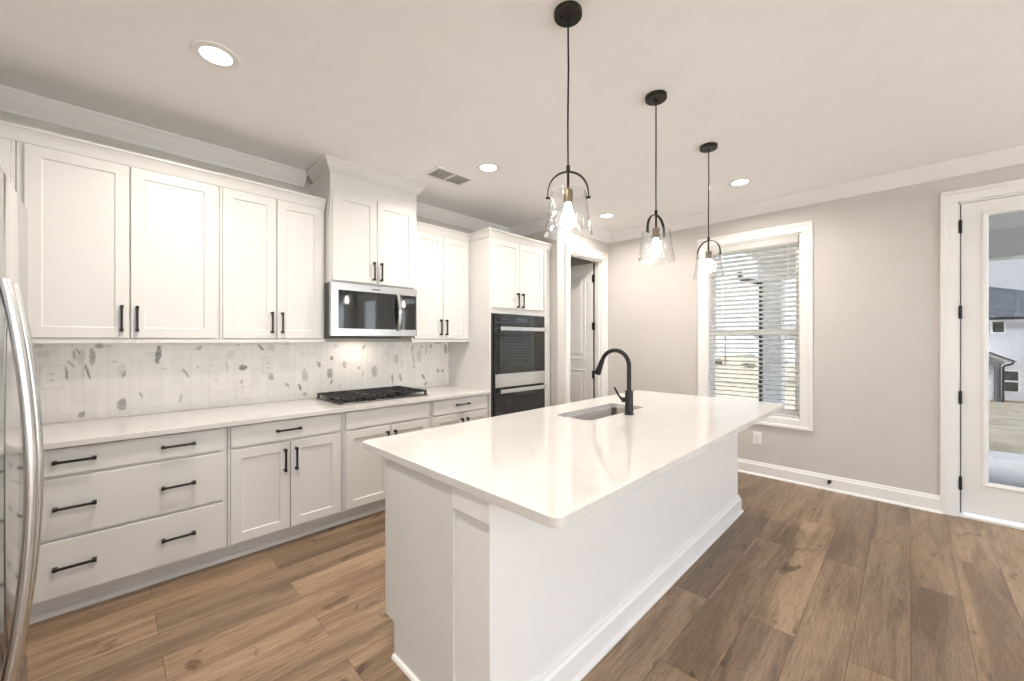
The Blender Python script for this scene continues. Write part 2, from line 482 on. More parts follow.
wall_panel('wall_pantry_front', fx(PX), (PY, WY), (0, CEIL), [PD], 0.11, M['wall'], label='greige wall around the pantry door')
wall_panel('wall_pantry_side', fy(PY), (WX, PX - 0.1105), (0, CEIL), [], 0.11, M['wall'], label='greige side wall of the pantry')
wall_panel('wall_back_kitchen', fyp(KY), (WX, -0.86), (0, CEIL), [], 0.12, M['wall'], label='greige wall behind the refrigerator')
WR = [(-4.5, -2.6, 0.25, 2.50), (-2.3, -0.4, 0.25, 2.50), (-0.1, 1.8, 0.25, 2.50), (2.45, 4.42, 0.25, 2.50)]
wall_panel('wall_right', fxm(RX), (BY - WT, WY + WT), (0, CEIL), WR, WT, M['wall'], label='greige wall of tall windows')
WB = [(-2.2, -0.6, 0.5, 2.42), (1.8, 3.6, 0.5, 2.42)]
wall_panel('wall_back', fyp(BY), (WX, RX), (0, CEIL), WB, WT, M['wall'], label='greige wall at the back of the room')

# --- crown moulding, baseboards
CROWN = [(0, 0), (0, -0.112), (0.010, -0.112), (0.014, -0.100), (0.024, -0.090), (0.045, -0.066), (0.066, -0.036), (0.074, -0.022), (0.080, -0.016), (0.086, -0.012), (0.086, 0)]
BASE = [(0, 0), (0.018, 0), (0.018, 0.018), (0.016, 0.022), (0.016, 0.105), (0.011, 0.116), (0.011, 0.126), (0.006, 0.134), (0, 0.134)]
BASE_SHOE = [(0, 0.0), (0.034, 0.0), (0.033, 0.008), (0.028, 0.016), (0.021, 0.019), (0.021, 0.104), (0.013, 0.115), (0.013, 0.125), (0.007, 0.135), (0, 0.135)]
def crown(name, path, lab):
    MB().sweep(path, CROWN, fz(CEIL)).build(name, M['trim'], kind='structure', smooth=35, label=lab)
crown('trim_1', [(WX, 1.165), (WX, KY)], 'white crown moulding above the left cabinets')
crown('trim_2', [(RX, WY), (PX, WY), (PX, PY), (WX, PY), (WX, 2.00)], 'white crown moulding along far wall and pantry')
crown('trim_3', [(RX, BY), (RX, WY)], 'white crown moulding above the tall windows')
def base(name, path, lab):
    MB().sweep(path, BASE_SHOE, fz(0)).build(name, M['trim'], kind='structure', smooth=35, label=lab)
base('baseboard_far', [(0.188, WY), (PX + 0.001, WY)], 'white baseboard under the window')
base('baseboard_far_right', [(RX, WY), (1.295, WY)], 'white baseboard beside the patio door')
base('baseboard_right', [(RX, BY), (RX, WY)], 'white baseboard below the tall windows')

# --- casings
CASE = [(0, 0), (0, 0.014), (0.006, 0.018), (0.060, 0.018), (0.066, 0.024), (0.090, 0.024), (0.094, 0.018), (0.094, 0)]
def casing_path(fr, u0, u1, v0, v1, closed, parent, name='casing'):
    b = MB()
    # travel so that "left" is outward
    if closed: b.sweep([(u0, v0), (u0, v1), (u1, v1), (u1, v0)], CASE, fr, closed=True)
    else: b.sweep([(u0, v0), (u0, v1), (u1, v1), (u1, v0)], CASE, fr)
    return b.build(name, M['trim'], parent, smooth=35)

# --- window_1: white double-hung with blinds
w1 = empty('window_1', (-1.17, WY, 0.614), 'white double hung window behind the blinds', kind='structure')
casing_path(fy(WY), *W1, True, w1)
b = MB(); x0, x1, z0, z1 = W1
fr = fy(WY)
for (a, c, d, e) in ((x0, x0 + 0.014, z0, z1), (x1 - 0.014, x1, z0, z1), (x0, x1, z0, z0 + 0.014), (x0, x1, z1 - 0.014, z1)):
    b.box(a, c, d, e, -WT, 0.0, fr)
b.build('window_jamb', M['trim'], w1)
def rect_frame(b, u0, u1, v0, v1, w, n0, n1, fr, wb=None):
    wb = wb or w
    b.loops([[fr(*p, n) for p in ((a0, c0), (a1, c0), (a1, c1), (a0, c1))] for (a0, a1, c0, c1, n) in
             ((u0, u1, v0, v1, n0), (u0, u1, v0, v1, n1), (u0 + w, u1 - w, v0 + wb, v1 - w, n1), (u0 + w, u1 - w, v0 + wb, v1 - w, n0), (u0, u1, v0, v1, n0))], False, False)
    return b
zm = 1.455
rect_frame(MB(), x0 + 0.014, x1 - 0.014, zm - 0.02, z1 - 0.014, 0.042, -0.125, -0.095, fr).build('upper_sash', M['vinyl'], w1, doubles=True)
rect_frame(MB(), x0 + 0.014, x1 - 0.014, z0 + 0.014, zm + 0.025, 0.045, -0.094, -0.064, fr, 0.07).build('lower_sash', M['vinyl'], w1, doubles=True)
MB().box(x0 + 0.05, x1 - 0.05, zm, z1 - 0.05, -0.113, -0.109, fr).build('upper_pane', M['pane_window'], w1)
MB().box(x0 + 0.05, x1 - 0.05, z0 + 0.07, zm, -0.081, -0.077, fr).build('lower_pane', M['pane_window'], w1)

# --- unseen windows beside and behind the camera; back ones added for fill daylight
def plain_window(i, fr, h, lab):
    w = empty('window_%d' % i, fr((h[0] + h[1]) / 2, h[2], 0), lab, kind='structure')
    casing_path(fr, *h, True, w)
    rect_frame(MB(), h[0], h[1], h[2], h[3], 0.05, -0.12, -0.07, fr).build('sash', M['vinyl'], w, doubles=True)
    MB().box(h[0] + 0.05, h[1] - 0.05, (h[2] + h[3]) / 2 - 0.025, (h[2] + h[3]) / 2 + 0.025, -0.118, -0.072, fr).build('meeting_rail', M['vinyl'], w)
    MB().box(h[0] + 0.04, h[1] - 0.04, h[2] + 0.04, h[3] - 0.04, -0.098, -0.094, fr).build('pane', M['pane_clear'], w)
for i, h in enumerate(WR): plain_window(2 + i, fxm(RX), h, 'tall white window in the right wall')
for i, h in enumerate(WF): plain_window(9 + i, fy(WY), h, 'narrow white window beyond the patio door')
for i, h in enumerate(WB): plain_window(6 + i, fyp(BY), h, 'unseen wide white window added for daylight in the back wall')

# --- door_1: full-lite patio door
d1 = empty('door_1', (0.735, WY, 0), 'white full glass patio door with black hinges', kind='structure')
casing_path(fy(WY), D1[0], D1[1], 0.0, D1[3], False, d1)
b = MB()
for (a, c, d, e) in ((D1[0], D1[0] + 0.014, 0, D1[3]), (D1[1] - 0.014, D1[1], 0, D1[3]), (D1[0], D1[1], D1[3] - 0.014, D1[3])):
    b.box(a, c, d, e, -WT, -0.002, fr)
b.build('door_jamb', M['trim'], d1)
b = MB()
for (a, c, d, e) in ((D1[0] + 0.014, D1[0] + 0.034, 0.022, D1[3] - 0.014), (D1[1] - 0.034, D1[1] - 0.014, 0.022, D1[3] - 0.014), (D1[0] + 0.014, D1[1] - 0.014, D1[3] - 0.04, D1[3] - 0.014)):
    b.box(a, c, d, e, -0.085, -0.0575, fr)
b.build('gap_shade_strip', M['slot'], d1)  # dark strip standing in for the shaded gap, also stops the light leak
MB().box(D1[0], D1[1], 0.0, 0.022, -WT, 0.02, fr).build('threshold', M['trim'], d1, bevel=0.004)
lx0, lx1, lz0, lz1 = 0.291, 1.180, 0.036, 2.448
gx0, gx1, gz0, gz1 = 0.431, 1.04, 0.30, 2.333
b = MB()
pl = lambda r, n: [fr(*p, n) for p in ((r[0], r[2]), (r[1], r[2]), (r[1], r[3]), (r[0], r[3]))]
R0 = (lx0, lx1, lz0, lz1); R1 = (gx0 - 0.03, gx1 + 0.03, gz0 - 0.03, gz1 + 0.03)
b.loops([pl(R0, -0.056), pl(R0, -0.012), pl(R1, -0.012), pl(R1, -0.056), pl(R0, -0.056)], False, False)
leaf = b.build('door_leaf', M['trim'], d1, doubles=True)
b = MB(); g = lambda d, n: pl((gx0 - d, gx1 + d, gz0 - d, gz1 + d), n)
b.loops([g(0.034, -0.013), g(0.034, -0.004), g(0.026, -0.001), g(0.010, -0.006), g(0.0, -0.018), g(0.0, -0.034), g(0.034, -0.034), g(0.034, -0.013)], False, False)
b.build('glass_frame', M['trim'], leaf, doubles=True)
MB().box(gx0 - 0.004, gx1 + 0.004, gz0 - 0.004, gz1 + 0.004, -0.030, -0.024, fr).build('pane', M['pane'], leaf)
for z in (2.27, 1.602, 0.934, 0.264):
    b = MB()
    b.lathe([(0.0085, z - 0.05), (0.0085, z + 0.05)], seg=12, fr=lambda x, y, zz: (lx0 - 0.005 + x, WY - 0.008 + y, zz), cap0=True, cap1=True)
    b.box(lx0 - 0.012, lx0 + 0.004, z - 0.05, z + 0.05, -0.02, 0.004, fr)
    b.build('hinge', M['black'], d1, label='black hinge')

# --- door_2: pantry door, swung open into the pantry
d2 = empty('door_2', (PX, (PD[0] + PD[1]) / 2, 0), 'white two panel pantry door standing open', kind='structure')
casing_path(fx(PX), PD[0], PD[1], 0.0, PD[3], False, d2)
b = MB(); frp = fx(PX)
for (a, c, d, e) in ((PD[0], PD[0] + 0.016, 0, PD[3]), (PD[1] - 0.016, PD[1], 0, PD[3]), (PD[0], PD[1], PD[3] - 0.016, PD[3])):
    b.box(a, c, d, e, -0.11, 0.0, frp)
for (a, c, d, e) in ((PD[0] + 0.016, PD[0] + 0.028, 0, PD[3] - 0.016), (PD[1] - 0.028, PD[1] - 0.016, 0, PD[3] - 0.016), (PD[0] + 0.016, PD[1] - 0.016, PD[3] - 0.028, PD[3] - 0.016)):
    b.box(a, c, d, e, -0.075, -0.035, frp)
b.build('door_jamb', M['trim'], d2)
# leaf in plane y = 4.46, facing -y, from x = -2.965 inwards
ly = 4.512; lxa, lxb = -3.605, -2.968
b = MB(); frl = fy(ly)
b.box(lxa, lxb, 0.012, 2.405, -0.035, 0.0, frl)
leaf2 = b.build('door_leaf', M['trim'], d2, bevel=0.002)
for (pz0, pz1) in ((0.25, 0.99), (1.13, 2.28)):
    b = MB(); q = lambda d, n: [frl(*p, n) for p in ((lxa + 0.115 + d, pz0 + d), (lxb - 0.115 - d, pz0 + d), (lxb - 0.115 - d, pz1 - d), (lxa + 0.115 + d, pz1 - d))]
    b.loops([q(0, 0.0005), q(0.006, 0.007), q(0.018, 0.004), q(0.026, 0.001), q(0.05, 0.001), q(0.075, 0.008)], True, True)
    b.build('raised_panel', M['trim'], leaf2)
for z in (2.20, 1.57, 0.93, 0.28):
    b = MB()
    b.lathe([(0.009, z - 0.05), (0.009, z + 0.05)], seg=12, fr=lambda x, y, zz: (lxb + 0.012 + x, ly + 0.002 + y, zz), cap0=True, cap1=True)
    b.box(lxb - 0.014, lxb + 0.028, z - 0.05, z + 0.05, -0.006, 0.003, frl)
    b.build('hinge', M['black'], d2, label='black hinge')
MB().box(lxb + 0.002, lxb + 0.010, 0.012, 2.405, -0.030, -0.004, frl).build('gap_shade_strip', M['slot'], d2)  # dark strip put in for the shaded gap at the hinges

# ================================================================== OUTSIDE
b = MB()
ys = [(-90, -0.25), (-8, -0.25), (7.4, -0.20), (7.95, -0.10), (40, -2.5), (125, -2.5)]
b.loops([[(x, y, z) for x in (-110, -30, -12, 0, 12, 30, 110)] for y, z in ys], False, False, close=False)
b.build('lawn', M['grass'], kind='structure', label='dormant tan lawn outside')
MB().box(RX + WT + 0.01, 16, -12, 6.0, -0.24, -0.17).build('bounce_slab', M['concrete'], kind='structure', label='unseen pale concrete added to bounce light indoors')  # unseen pale ground added to bounce daylight up to the ceiling
MB().box(-1.75, 4.0, WY + WT + 0.002, 7.85, -0.16, -0.015).build('patio_slab', M['concrete'], kind='structure', label='grey concrete patio slab')
MB().box(-1.72, 4.0, 7.45, 7.852, -0.14, -0.010).build('patio_edge', noise_mat('pale_concrete', (0.62, 0.63, 0.65), (0.70, 0.71, 0.72), 3), kind='structure', label='pale edge band of the patio slab')
MB().box(-30, 60, 38.6, 39.6, -2.62, -2.36).build('planting_bed', M['dirt'], kind='structure', label='bare earth strip in front of the neighbouring house')

# porch over the patio
pr = empty('porch_roof', (2.4, 6.4, 2.35), 'white porch roof on a square column over the patio', 'porch')
MB().box(-1.75, 2.0, WY + WT + 0.002, 7.75, 2.69, 2.80).build('ceiling_board', M['porch'], pr)
MB().box(-1.75, 2.0, 7.42, 7.70, 2.36, 2.70).build('beam', M['porch'], pr, bevel=0.006)
MB().box(-1.68, -1.42, 7.44, 7.70, -0.015, 2.37).build('column', M['porch'], pr, bevel=0.008)
MB().box(-1.70, -1.40, 7.42, 7.72, -0.014, 0.12).build('column_base', M['porch'], pr, bevel=0.008)
g = empty('downspout', (-1.73, 7.68, 0), 'dark downspout with slanted elbow beside the porch column', 'downspout')
b = MB(); b.box(-1.775, -1.690, 7.62, 7.71, -0.05, 2.31); b.build('pipe', M['gutter'], g, bevel=0.008)
b = MB(); b.tube([(-1.733, 7.665, 2.24), (-1.733, 7.665, 2.32), (-1.80, 7.665, 2.36), (-2.0, 7.665, 2.41), (-2.06, 7.665, 2.45), (-2.07, 7.665, 2.56)], 0.038, 10); b.build('elbow', M['gutter'], g, smooth=40)
for z in (0.6, 1.6):
    MB().box(-1.782, -1.68, 7.612, 7.72, z, z + 0.03).build('strap', M['gutter'], g)

# neighbouring house seen through the patio door
nh = empty('neighbour_house', (3, 43, -2.5), 'white sided two storey house with dark slate roof', 'house')
hx0, hx1, hy0, hy1, hz0, hz1 = -3.2, 10.6, 40.0, 50.0, -2.55, 2.80
b = MB()
lap = 0.175; n = int((hz1 - hz0) / lap)
for k in range(n):
    z = hz0 + k * lap
    b.loops([[(x, hy0 - 0.030, z), (x, hy0 - 0.004, z + lap), (x, hy0 + 0.05, z + lap), (x, hy0 + 0.05, z)] for x in (hx0, hx1)])
b.box(hx0, hx1, hy0 + 0.02, hy1, hz0, hz1)
b.build('siding_wall', M['siding'], nh)
b = MB(); e = 0.35
e0 = [(hx0 - e, hy0 - e, hz1), (hx1 + e, hy0 - e, hz1), (hx1 + e, hy1 + e, hz1), (hx0 - e, hy1 + e, hz1)]
top = [(1.4, 45, 5.42), (4.0, 45, 5.42), (4.0, 45.2, 5.42), (1.4, 45.2, 5.42)]
top[0:2] = [(1.2, 44.9, 5.75), (2.4, 44.9, 5.75)]; top[2:4] = [(2.4, 45.1, 5.75), (1.2, 45.1, 5.75)]
b.loops([e0, [(x, y, z + 0.05) for x, y, z in e0], top])
b.build('roof', M['slate'], nh)
MB().box(hx0 - e - 0.06, hx1 + e + 0.06, hy0 - e - 0.08, hy0 - e, hz1 - 0.10, hz1 + 0.06).build('gutter', M['gutter'], nh)
MB().box(hx0 - e, hx1 + e, hy0 - e, hy0 + 0.02, hz1 - 0.22, hz1 - 0.08).build('soffit', M['porch'], nh)
def hwin(x0, x1, z0, z1, gm, rail):
    w = rect_frame(MB(), x0 - 0.09, x1 + 0.09, z0 - 0.09, z1 + 0.09, 0.09, -0.02, 0.06, fy(hy0)).build('window_frame', M['porch'], nh, doubles=True)
    MB().box(x0, x1, z0, z1, 0.031, 0.036, fy(hy0)).build('window_glass', gm, w)
    if rail:
        zc = (z0 + z1) / 2
        MB().box(x0, x1, zc - 0.05, zc + 0.05, 0.036, 0.05, fy(hy0)).build('meeting_rail', M['porch'], w)
hg = M['house_glass']
hwin(3.81, 4.27, 1.90, 2.60, hg, False)
MB().box(3.90, 4.20, 2.44, 2.57, 0.037, 0.04, fy(hy0)).build('ceiling_glow', M['lit_window'], nh)
hwin(4.25, 4.84, -1.82, -0.56, hg, True)
hwin(7.2, 7.9, -1.82, -0.56, hg, True)
hwin(7.2, 7.7, 1.9, 2.6, hg, False)
# small lean-to porch of that house
lp = empty('lean_to_porch', (3, 38.8, -2.5), 'small white lean-to porch with dark gutter on a grey post', 'porch')
b = MB(); b.loops([[(0.4, y, 2.10), (4.40, y, 0.08), (4.40, y, 0.20), (0.4, y, 2.22)] for y in (37.72, 39.9)]); b.build('roof_slope', M['porch'], lp)
b = MB(); b.loops([[(0.4, y, 2.16), (4.50, y, 0.09), (4.50, y, 0.16), (0.4, y, 2.24)] for y in (37.62, 37.715)]); b.build('rake_trim', M['gutter'], lp)
MB().box(0.4, 3.96, 37.8, 38.1, -0.16, 0.04).build('beam', M['post_grey'], lp)
MB().box(3.68, 3.94, 37.75, 38.10, -2.6, -0.165).build('post', M['post_grey'], lp)
b = MB(); b.tube([(4.40, 37.66, 0.10), (4.32, 37.66, -0.02), (4.08, 37.66, -0.12), (4.00, 37.66, -0.22), (4.00, 37.66, -2.5)], 0.05, 8); b.build('downspout', M['gutter'], lp, smooth=40)
MB().box(0.4, 3.66, 38.9, 39.1, -2.5, -0.2).build('back_wall', M['porch'], lp)

# far houses and small things across the field, seen between the slats
def far_house(x, y, w, d, h, rh, lab, base=-2.5):
    o = empty('distant_house', (x, y, base), lab, 'house', 'pale houses far across the field')
    MB().box(x - w / 2, x + w / 2, y, y + d, base, base + h).build('house_wall', M['far_wall'], o)
    b = MB(); e = 0.5
    b.loops([[(x - w / 2 - e, y - e, base + h), (x + w / 2 + e, y - e, base + h), (x + w / 2 + e, y + d + e, base + h), (x - w / 2 - e, y + d + e, base + h)],
             [(x - w * 0.12, y + d / 2 - 0.1, base + h + rh), (x + w * 0.12, y + d / 2 - 0.1, base + h + rh), (x + w * 0.12, y + d / 2 + 0.1, base + h + rh), (x - w * 0.12, y + d / 2 + 0.1, base + h + rh)]])
    b.build('roof', M['far_roof'], o)
    for k in (-0.28, 0.05, 0.3):
        MB().box(x + k * w - 0.6, x + k * w + 0.6, 1.0 + base, 2.6 + base, 0.0, 0.05, fy(y)).build('window_glass', M['house_glass'], o)
far_house(-40, 100, 17, 12, 5.6, 3.8, 'large pale house with tall grey roof across the field')
far_house(-30, 72, 9.0, 8, 2.6, 2.1, 'low house with dark grey gable roof nearer in the field')
far_house(-20.0, 112, 14, 10, 5.0, 3.0, 'pale house seen behind the dark downspout')
far_house(-8.5, 78, 11, 9, 4.8, 2.6, 'pale house seen beside the porch column')
for (x, y, h, r, lab) in ((-19.8, 66, 5.0, 0.10, 'tall thin dark pole standing in the field'), (-22.9, 64, 2.5, 0.09, 'short dark pole by the low house'), (-7.4, 50, 2.6, 0.07, 'slim dark post near the porch column')):
    o = empty('utility_pole', (x, y, -2.5), lab, 'pole', 'slim dark poles in the field')
    b = MB(); b.tube([(x, y, -2.52), (x, y, -2.5 + h)], [r, r * 0.8], 8); b.build('shaft', M['gutter'], o, smooth=50)
    MB().box(x - 0.25, x + 0.25, y - 0.12, y + 0.12, -2.5 + h - 0.02, -2.5 + h + 0.14).build('head', M['gutter'], o)
random.seed(4)
def bush(x, y, w, h, lab):
    b = MB()
    for k in range(26):
        a = random.random() * 2 * PI; r = random.random() ** 0.5 * w / 2
        cx, cy, cz = x + r * math.cos(a), y + r * math.sin(a) * 0.6, -2.5 + h * (0.3 + 0.45 * random.random() * (1 - r / w))
        m4 = Matrix.Translation((cx, cy, cz)) @ Matrix.Scale(0.30 * w * (0.6 + 0.5 * random.random()), 4)
        bmesh.ops.create_icosphere(b.bm, subdivisions=1, radius=0.5, matrix=m4)
    for v in b.bm.verts: v.co += Vector((random.uniform(-.04, .04), random.uniform(-.04, .04), random.uniform(-.04, .04))) * w
    for v in b.bm.verts: v.co.z = max(v.co.z, -2.52)
    b.build('shrub', M['shrub'], label=lab, cat='shrub', group='dark shrubs at the edge of the field')
bush(-20.7, 64, 2.2, 1.5, 'dark rounded shrub at the far edge of the field')
bush(-16.2, 64, 1.6, 0.8, 'small low dark shrub near the downspout')
o = empty('yard_hydrant', (-10.2, 26, -1.45), 'short grey stake standing in the lawn', 'stake')
b = MB(); b.tube([(-10.2, 26, -1.5), (-10.2, 26, -0.78)], 0.05, 8); b.build('stake_post', M['post_grey'], o, smooth=50)
MB().box(-10.28, -10.12, 25.92, 26.08, -0.80, -0.70).build('cap', M['porch'], o, bevel=0.01)

# ================================================================== CABINET PARTS
def pull(fr, u, v, n, length, vertical, parent, name='handle', label='black bar pull'):
    """black bar pull: slim bar carried by two thicker square posts"""
    h = length / 2; b = MB()
    def bx(a0, a1, c, n0, n1):
        if vertical: b.box(u - c, u + c, v + a0, v + a1, n + n0, n + n1, fr)
        else: b.box(u + a0, u + a1, v - c, v + c, n + n0, n + n1, fr)
    bx(-h, h, 0.0056, 0.021, 0.032)
    for s in (-1, 1):
        a, c = sorted((s * h, s * (h - 0.017)))
        bx(a, c, 0.0074, 0.0, 0.0335)
    o = b.build(name, M['black'], parent, bevel=0.0008, label=label)
    return o

def shaker(fr, u0, u1, v0, v1, n, parent, name='door', stile=0.058, thick=0.020, rec=0.008):
    L = lambda d, nn: [fr(*p, n + nn) for p in ((u0 + d, v0 + d), (u1 - d, v0 + d), (u1 - d, v1 - d), (u0 + d, v1 - d))]
    b = MB()
    b.loops([L(0, 0), L(0, thick - 0.002), L(0.002, thick), L(stile, thick), L(stile + 0.003, thick - rec + 0.002), L(stile + 0.006, thick - rec)])
    return b.build(name, M['cabinet'], parent)

def slab(fr, u0, u1, v0, v1, n, parent, name='drawer', thick=0.020):
    L = lambda d, nn: [fr(*p, n + nn) for p in ((u0 + d, v0 + d), (u1 - d, v0 + d), (u1 - d, v1 - d), (u0 + d, v1 - d))]
    b = MB(); b.loops([L(0, 0), L(0, thick - 0.004), L(0.0012, thick - 0.0012), L(0.004, thick)])
    return b.build(name, M['cabinet'], parent)

CAB_CROWN = [(0, 0), (0, -0.006), (0.008, -0.006), (0.012, 0.004), (0.016, 0.022), (0.028, 0.046), (0.036, 0.056), (0.040, 0.058), (0.040, 0.070), (0, 0.070)]

# ------------------------------------------------------------------ wall cabinets
UF = -3.270                    # face frame plane of the wall cabinets
U0, U1 = 1.392, 2.415          # carcass bottom and top
FUP = fx(UF)
def wall_cab(y0, y1, doors, handles, lab, group='white wall cabinets over the counter', left_return=False, right_return=False, rail=True):
    o = empty('wall_cabinet', (WX, (y0 + y1) / 2, U0), lab, 'cabinet', group)
    b = MB(); b.box(WX + 0.001, UF, y0 + 0.0005, y1 - 0.0005, U0, U1); b.build('body', M['cabinet'], o, bevel=0.001)
    for (a, c), hy in zip(doors, handles):
        d = shaker(FUP, a, c, U0 + 0.003, U1 - 0.012, 0.0005, o)
        if hy is not None: pull(FUP, hy, 1.508, 0.0205, 0.152, True, d)
    b = MB()
    path = [(UF + 0.0005, y1 + 0.0009), (UF + 0.0005, y0 - 0.0009)]
    if right_return: path.insert(0, (WX + 0.002, y1 - 0.0005))
    if left_return: path.append((WX + 0.002, y0 + 0.0005))
    b.sweep(path, CAB_CROWN, fz(U1)); b.build('crown_moulding', M['cabinet'], o, smooth=30)
    b = MB(); b.box(UF - 0.020, UF + 0.012, y0 - 0.0009, y1 + 0.0009, 1.366, U0 - 0.0005)
    b.build('light_rail', M['cabinet'], o)
    return o
wall_cab(KY + 0.002, -0.335, [(-0.925, -0.350)], [None], 'white wall cabinet in the corner, mostly hidden by the refrigerator')
wall_cab(-0.333, 0.522, [(-0.306, 0.0885), (0.0945, 0.500)], [0.056, 0.122], 'widest pair of white upper doors, nearest the refrigerator')
wall_cab(0.524, 1.200, [(0.540, 0.858), (0.864, 1.178)], [0.828, 0.894], 'white wall cabinet left of the microwave, above the single outlet', right_return=False)
wall_cab(1.978, 2.658, [(2.000, 2.316), (2.322, 2.632)], [2.285, 2.353], 'white wall cabinet between microwave and oven tower')

# tall cabinet over the microwave, up to the ceiling with its own crown
MF = -3.180
o = empty('over_range_cabinet', (WX, 1.585, 1.83), 'deeper white cabinet above the microwave, crown touching the ceiling', 'cabinet')
MB().box(WX + 0.001, MF, 1.2105, 1.9765, 1.836, 2.700).build('body', M['cabinet'], o, bevel=0.001)
FMC = fx(MF)
d = shaker(FMC, 1.222, 1.583, 1.850, 2.545, 0.0005, o); pull(FMC, 1.553, 1.952, 0.0205, 0.152, True, d)
d = shaker(FMC, 1.589, 1.945, 1.850, 2.545, 0.0005, o); pull(FMC, 1.619, 1.952, 0.0205, 0.152, True, d)
b = MB()
b.sweep([(WX + 0.09, 1.9765), (MF + 0.0005, 1.9765), (MF + 0.0005, 1.2105), (WX + 0.09, 1.2105)],
        [(0, 0), (0, -0.086), (0.006, -0.086), (0.010, -0.078), (0.022, -0.066), (0.042, -0.034), (0.052, -0.018), (0.060, -0.014), (0.060, -0.0005), (0, -0.0005)], fz(CEIL))
b.build('crown_moulding', M['cabinet'], o, smooth=30)
MB().box(WX + 0.09, MF - 0.001, 1.2115, 1.9755, 2.7005, CEIL - 0.001).build('top_filler', M['cabinet'], o)

# ------------------------------------------------------------------ base cabinets
BF = -2.975
FB = fx(BF)
CT = 0.888                     # counter top height
BT = CT - 0.031
def base_cab(y0, y1, lab, group='white base cabinets under the wall counter'):
    o = empty('base_cabinet', (WX, (y0 + y1) / 2, 0), lab, 'cabinet', group)
    b = MB(); b.box(WX + 0.001, BF, y0 + 0.0005, y1 - 0.0005, 0.108, BT - 0.0005); b.build('body', M['cabinet'], o, bevel=0.001)
    b = MB(); b.box(WX + 0.05, -3.050, y0 - 0.0009, y1 + 0.0009, 0.0, 0.1075)
    b.build('toe_kick', M['cabinet'], o)
    b = MB(); b.prism([(-3.0498, 0.0), (-3.034, 0.0), (-3.034, 0.014), (-3.040, 0.026), (-3.0498, 0.032)], y0 - 0.0009, y1 + 0.0009, lambda u, v, n: (u, n, v))
    b.build('shoe_moulding', M['cabinet'], o)
    return o
c = base_cab(KY + 0.002, -0.340, 'white base cabinet in the corner, mostly hidden by the refrigerator')
shaker(FB, -0.93, -0.355, 0.125, 0.845, 0.0005, c)
c = base_cab(-0.338, 0.515, 'wide white base cabinet of three drawers with two pulls each')
for (z0, z1, zh) in ((0.717, 0.850, 0.786), (0.412, 0.702, 0.559), (0.124, 0.398, 0.268)):
    d = slab(FB, -0.322, 0.492, z0, z1, 0.0005, c)
    for u in (-0.115, 0.283): pull(FB, u, zh, 0.0205, 0.150, False, d)
c = base_cab(0.517, 1.218, 'white base cabinet with one drawer over two shaker doors, black pulls in full view')
d = slab(FB, 0.530, 1.198, 0.717, 0.850, 0.0005, c); pull(FB, 0.852, 0.786, 0.0205, 0.150, False, d)
d = shaker(FB, 0.530, 0.861, 0.124, 0.702, 0.0005, c); pull(FB, 0.830, 0.585, 0.0205, 0.150, True, d)
d = shaker(FB, 0.867, 1.198, 0.124, 0.702, 0.0005, c); pull(FB, 0.898, 0.585, 0.0205, 0.150, True, d)
c = base_cab(1.220, 1.990, 'white base cabinet under the gas cooktop with a blank drawer front')
slab(FB, 1.237, 1.955, 0.717, 0.850, 0.0005, c)
d = shaker(FB, 1.237, 1.596, 0.124, 0.702, 0.0005, c); pull(FB, 1.566, 0.585, 0.0205, 0.150, True, d)
d = shaker(FB, 1.602, 1.955, 0.124, 0.702, 0.0005, c); pull(FB, 1.632, 0.585, 0.0205, 0.150, True, d)
c = base_cab(1.992, 2.658, 'narrow white base cabinet between cooktop and oven tower')
d = slab(FB, 2.008, 2.630, 0.717, 0.850, 0.0005, c); pull(FB, 2.325, 0.790, 0.0205, 0.150, False, d)
d = shaker(FB, 2.008, 2.338, 0.124, 0.702, 0.0005, c); pull(FB, 2.312, 0.585, 0.0205, 0.150, True, d)
d = shaker(FB, 2.344, 2.640, 0.124, 0.702, 0.0005, c); pull(FB, 2.376, 0.585, 0.0205, 0.150, True, d)

# ------------------------------------------------------------------ worktop and backsplash
b = MB(); b.box(WX + 0.001, -2.930, KY + 0.001, 2.6585, BT, CT)
b.build('countertop', M['quartz'], bevel=0.003, seg=2, label='long white quartz countertop along the cabinet wall', cat='countertop')

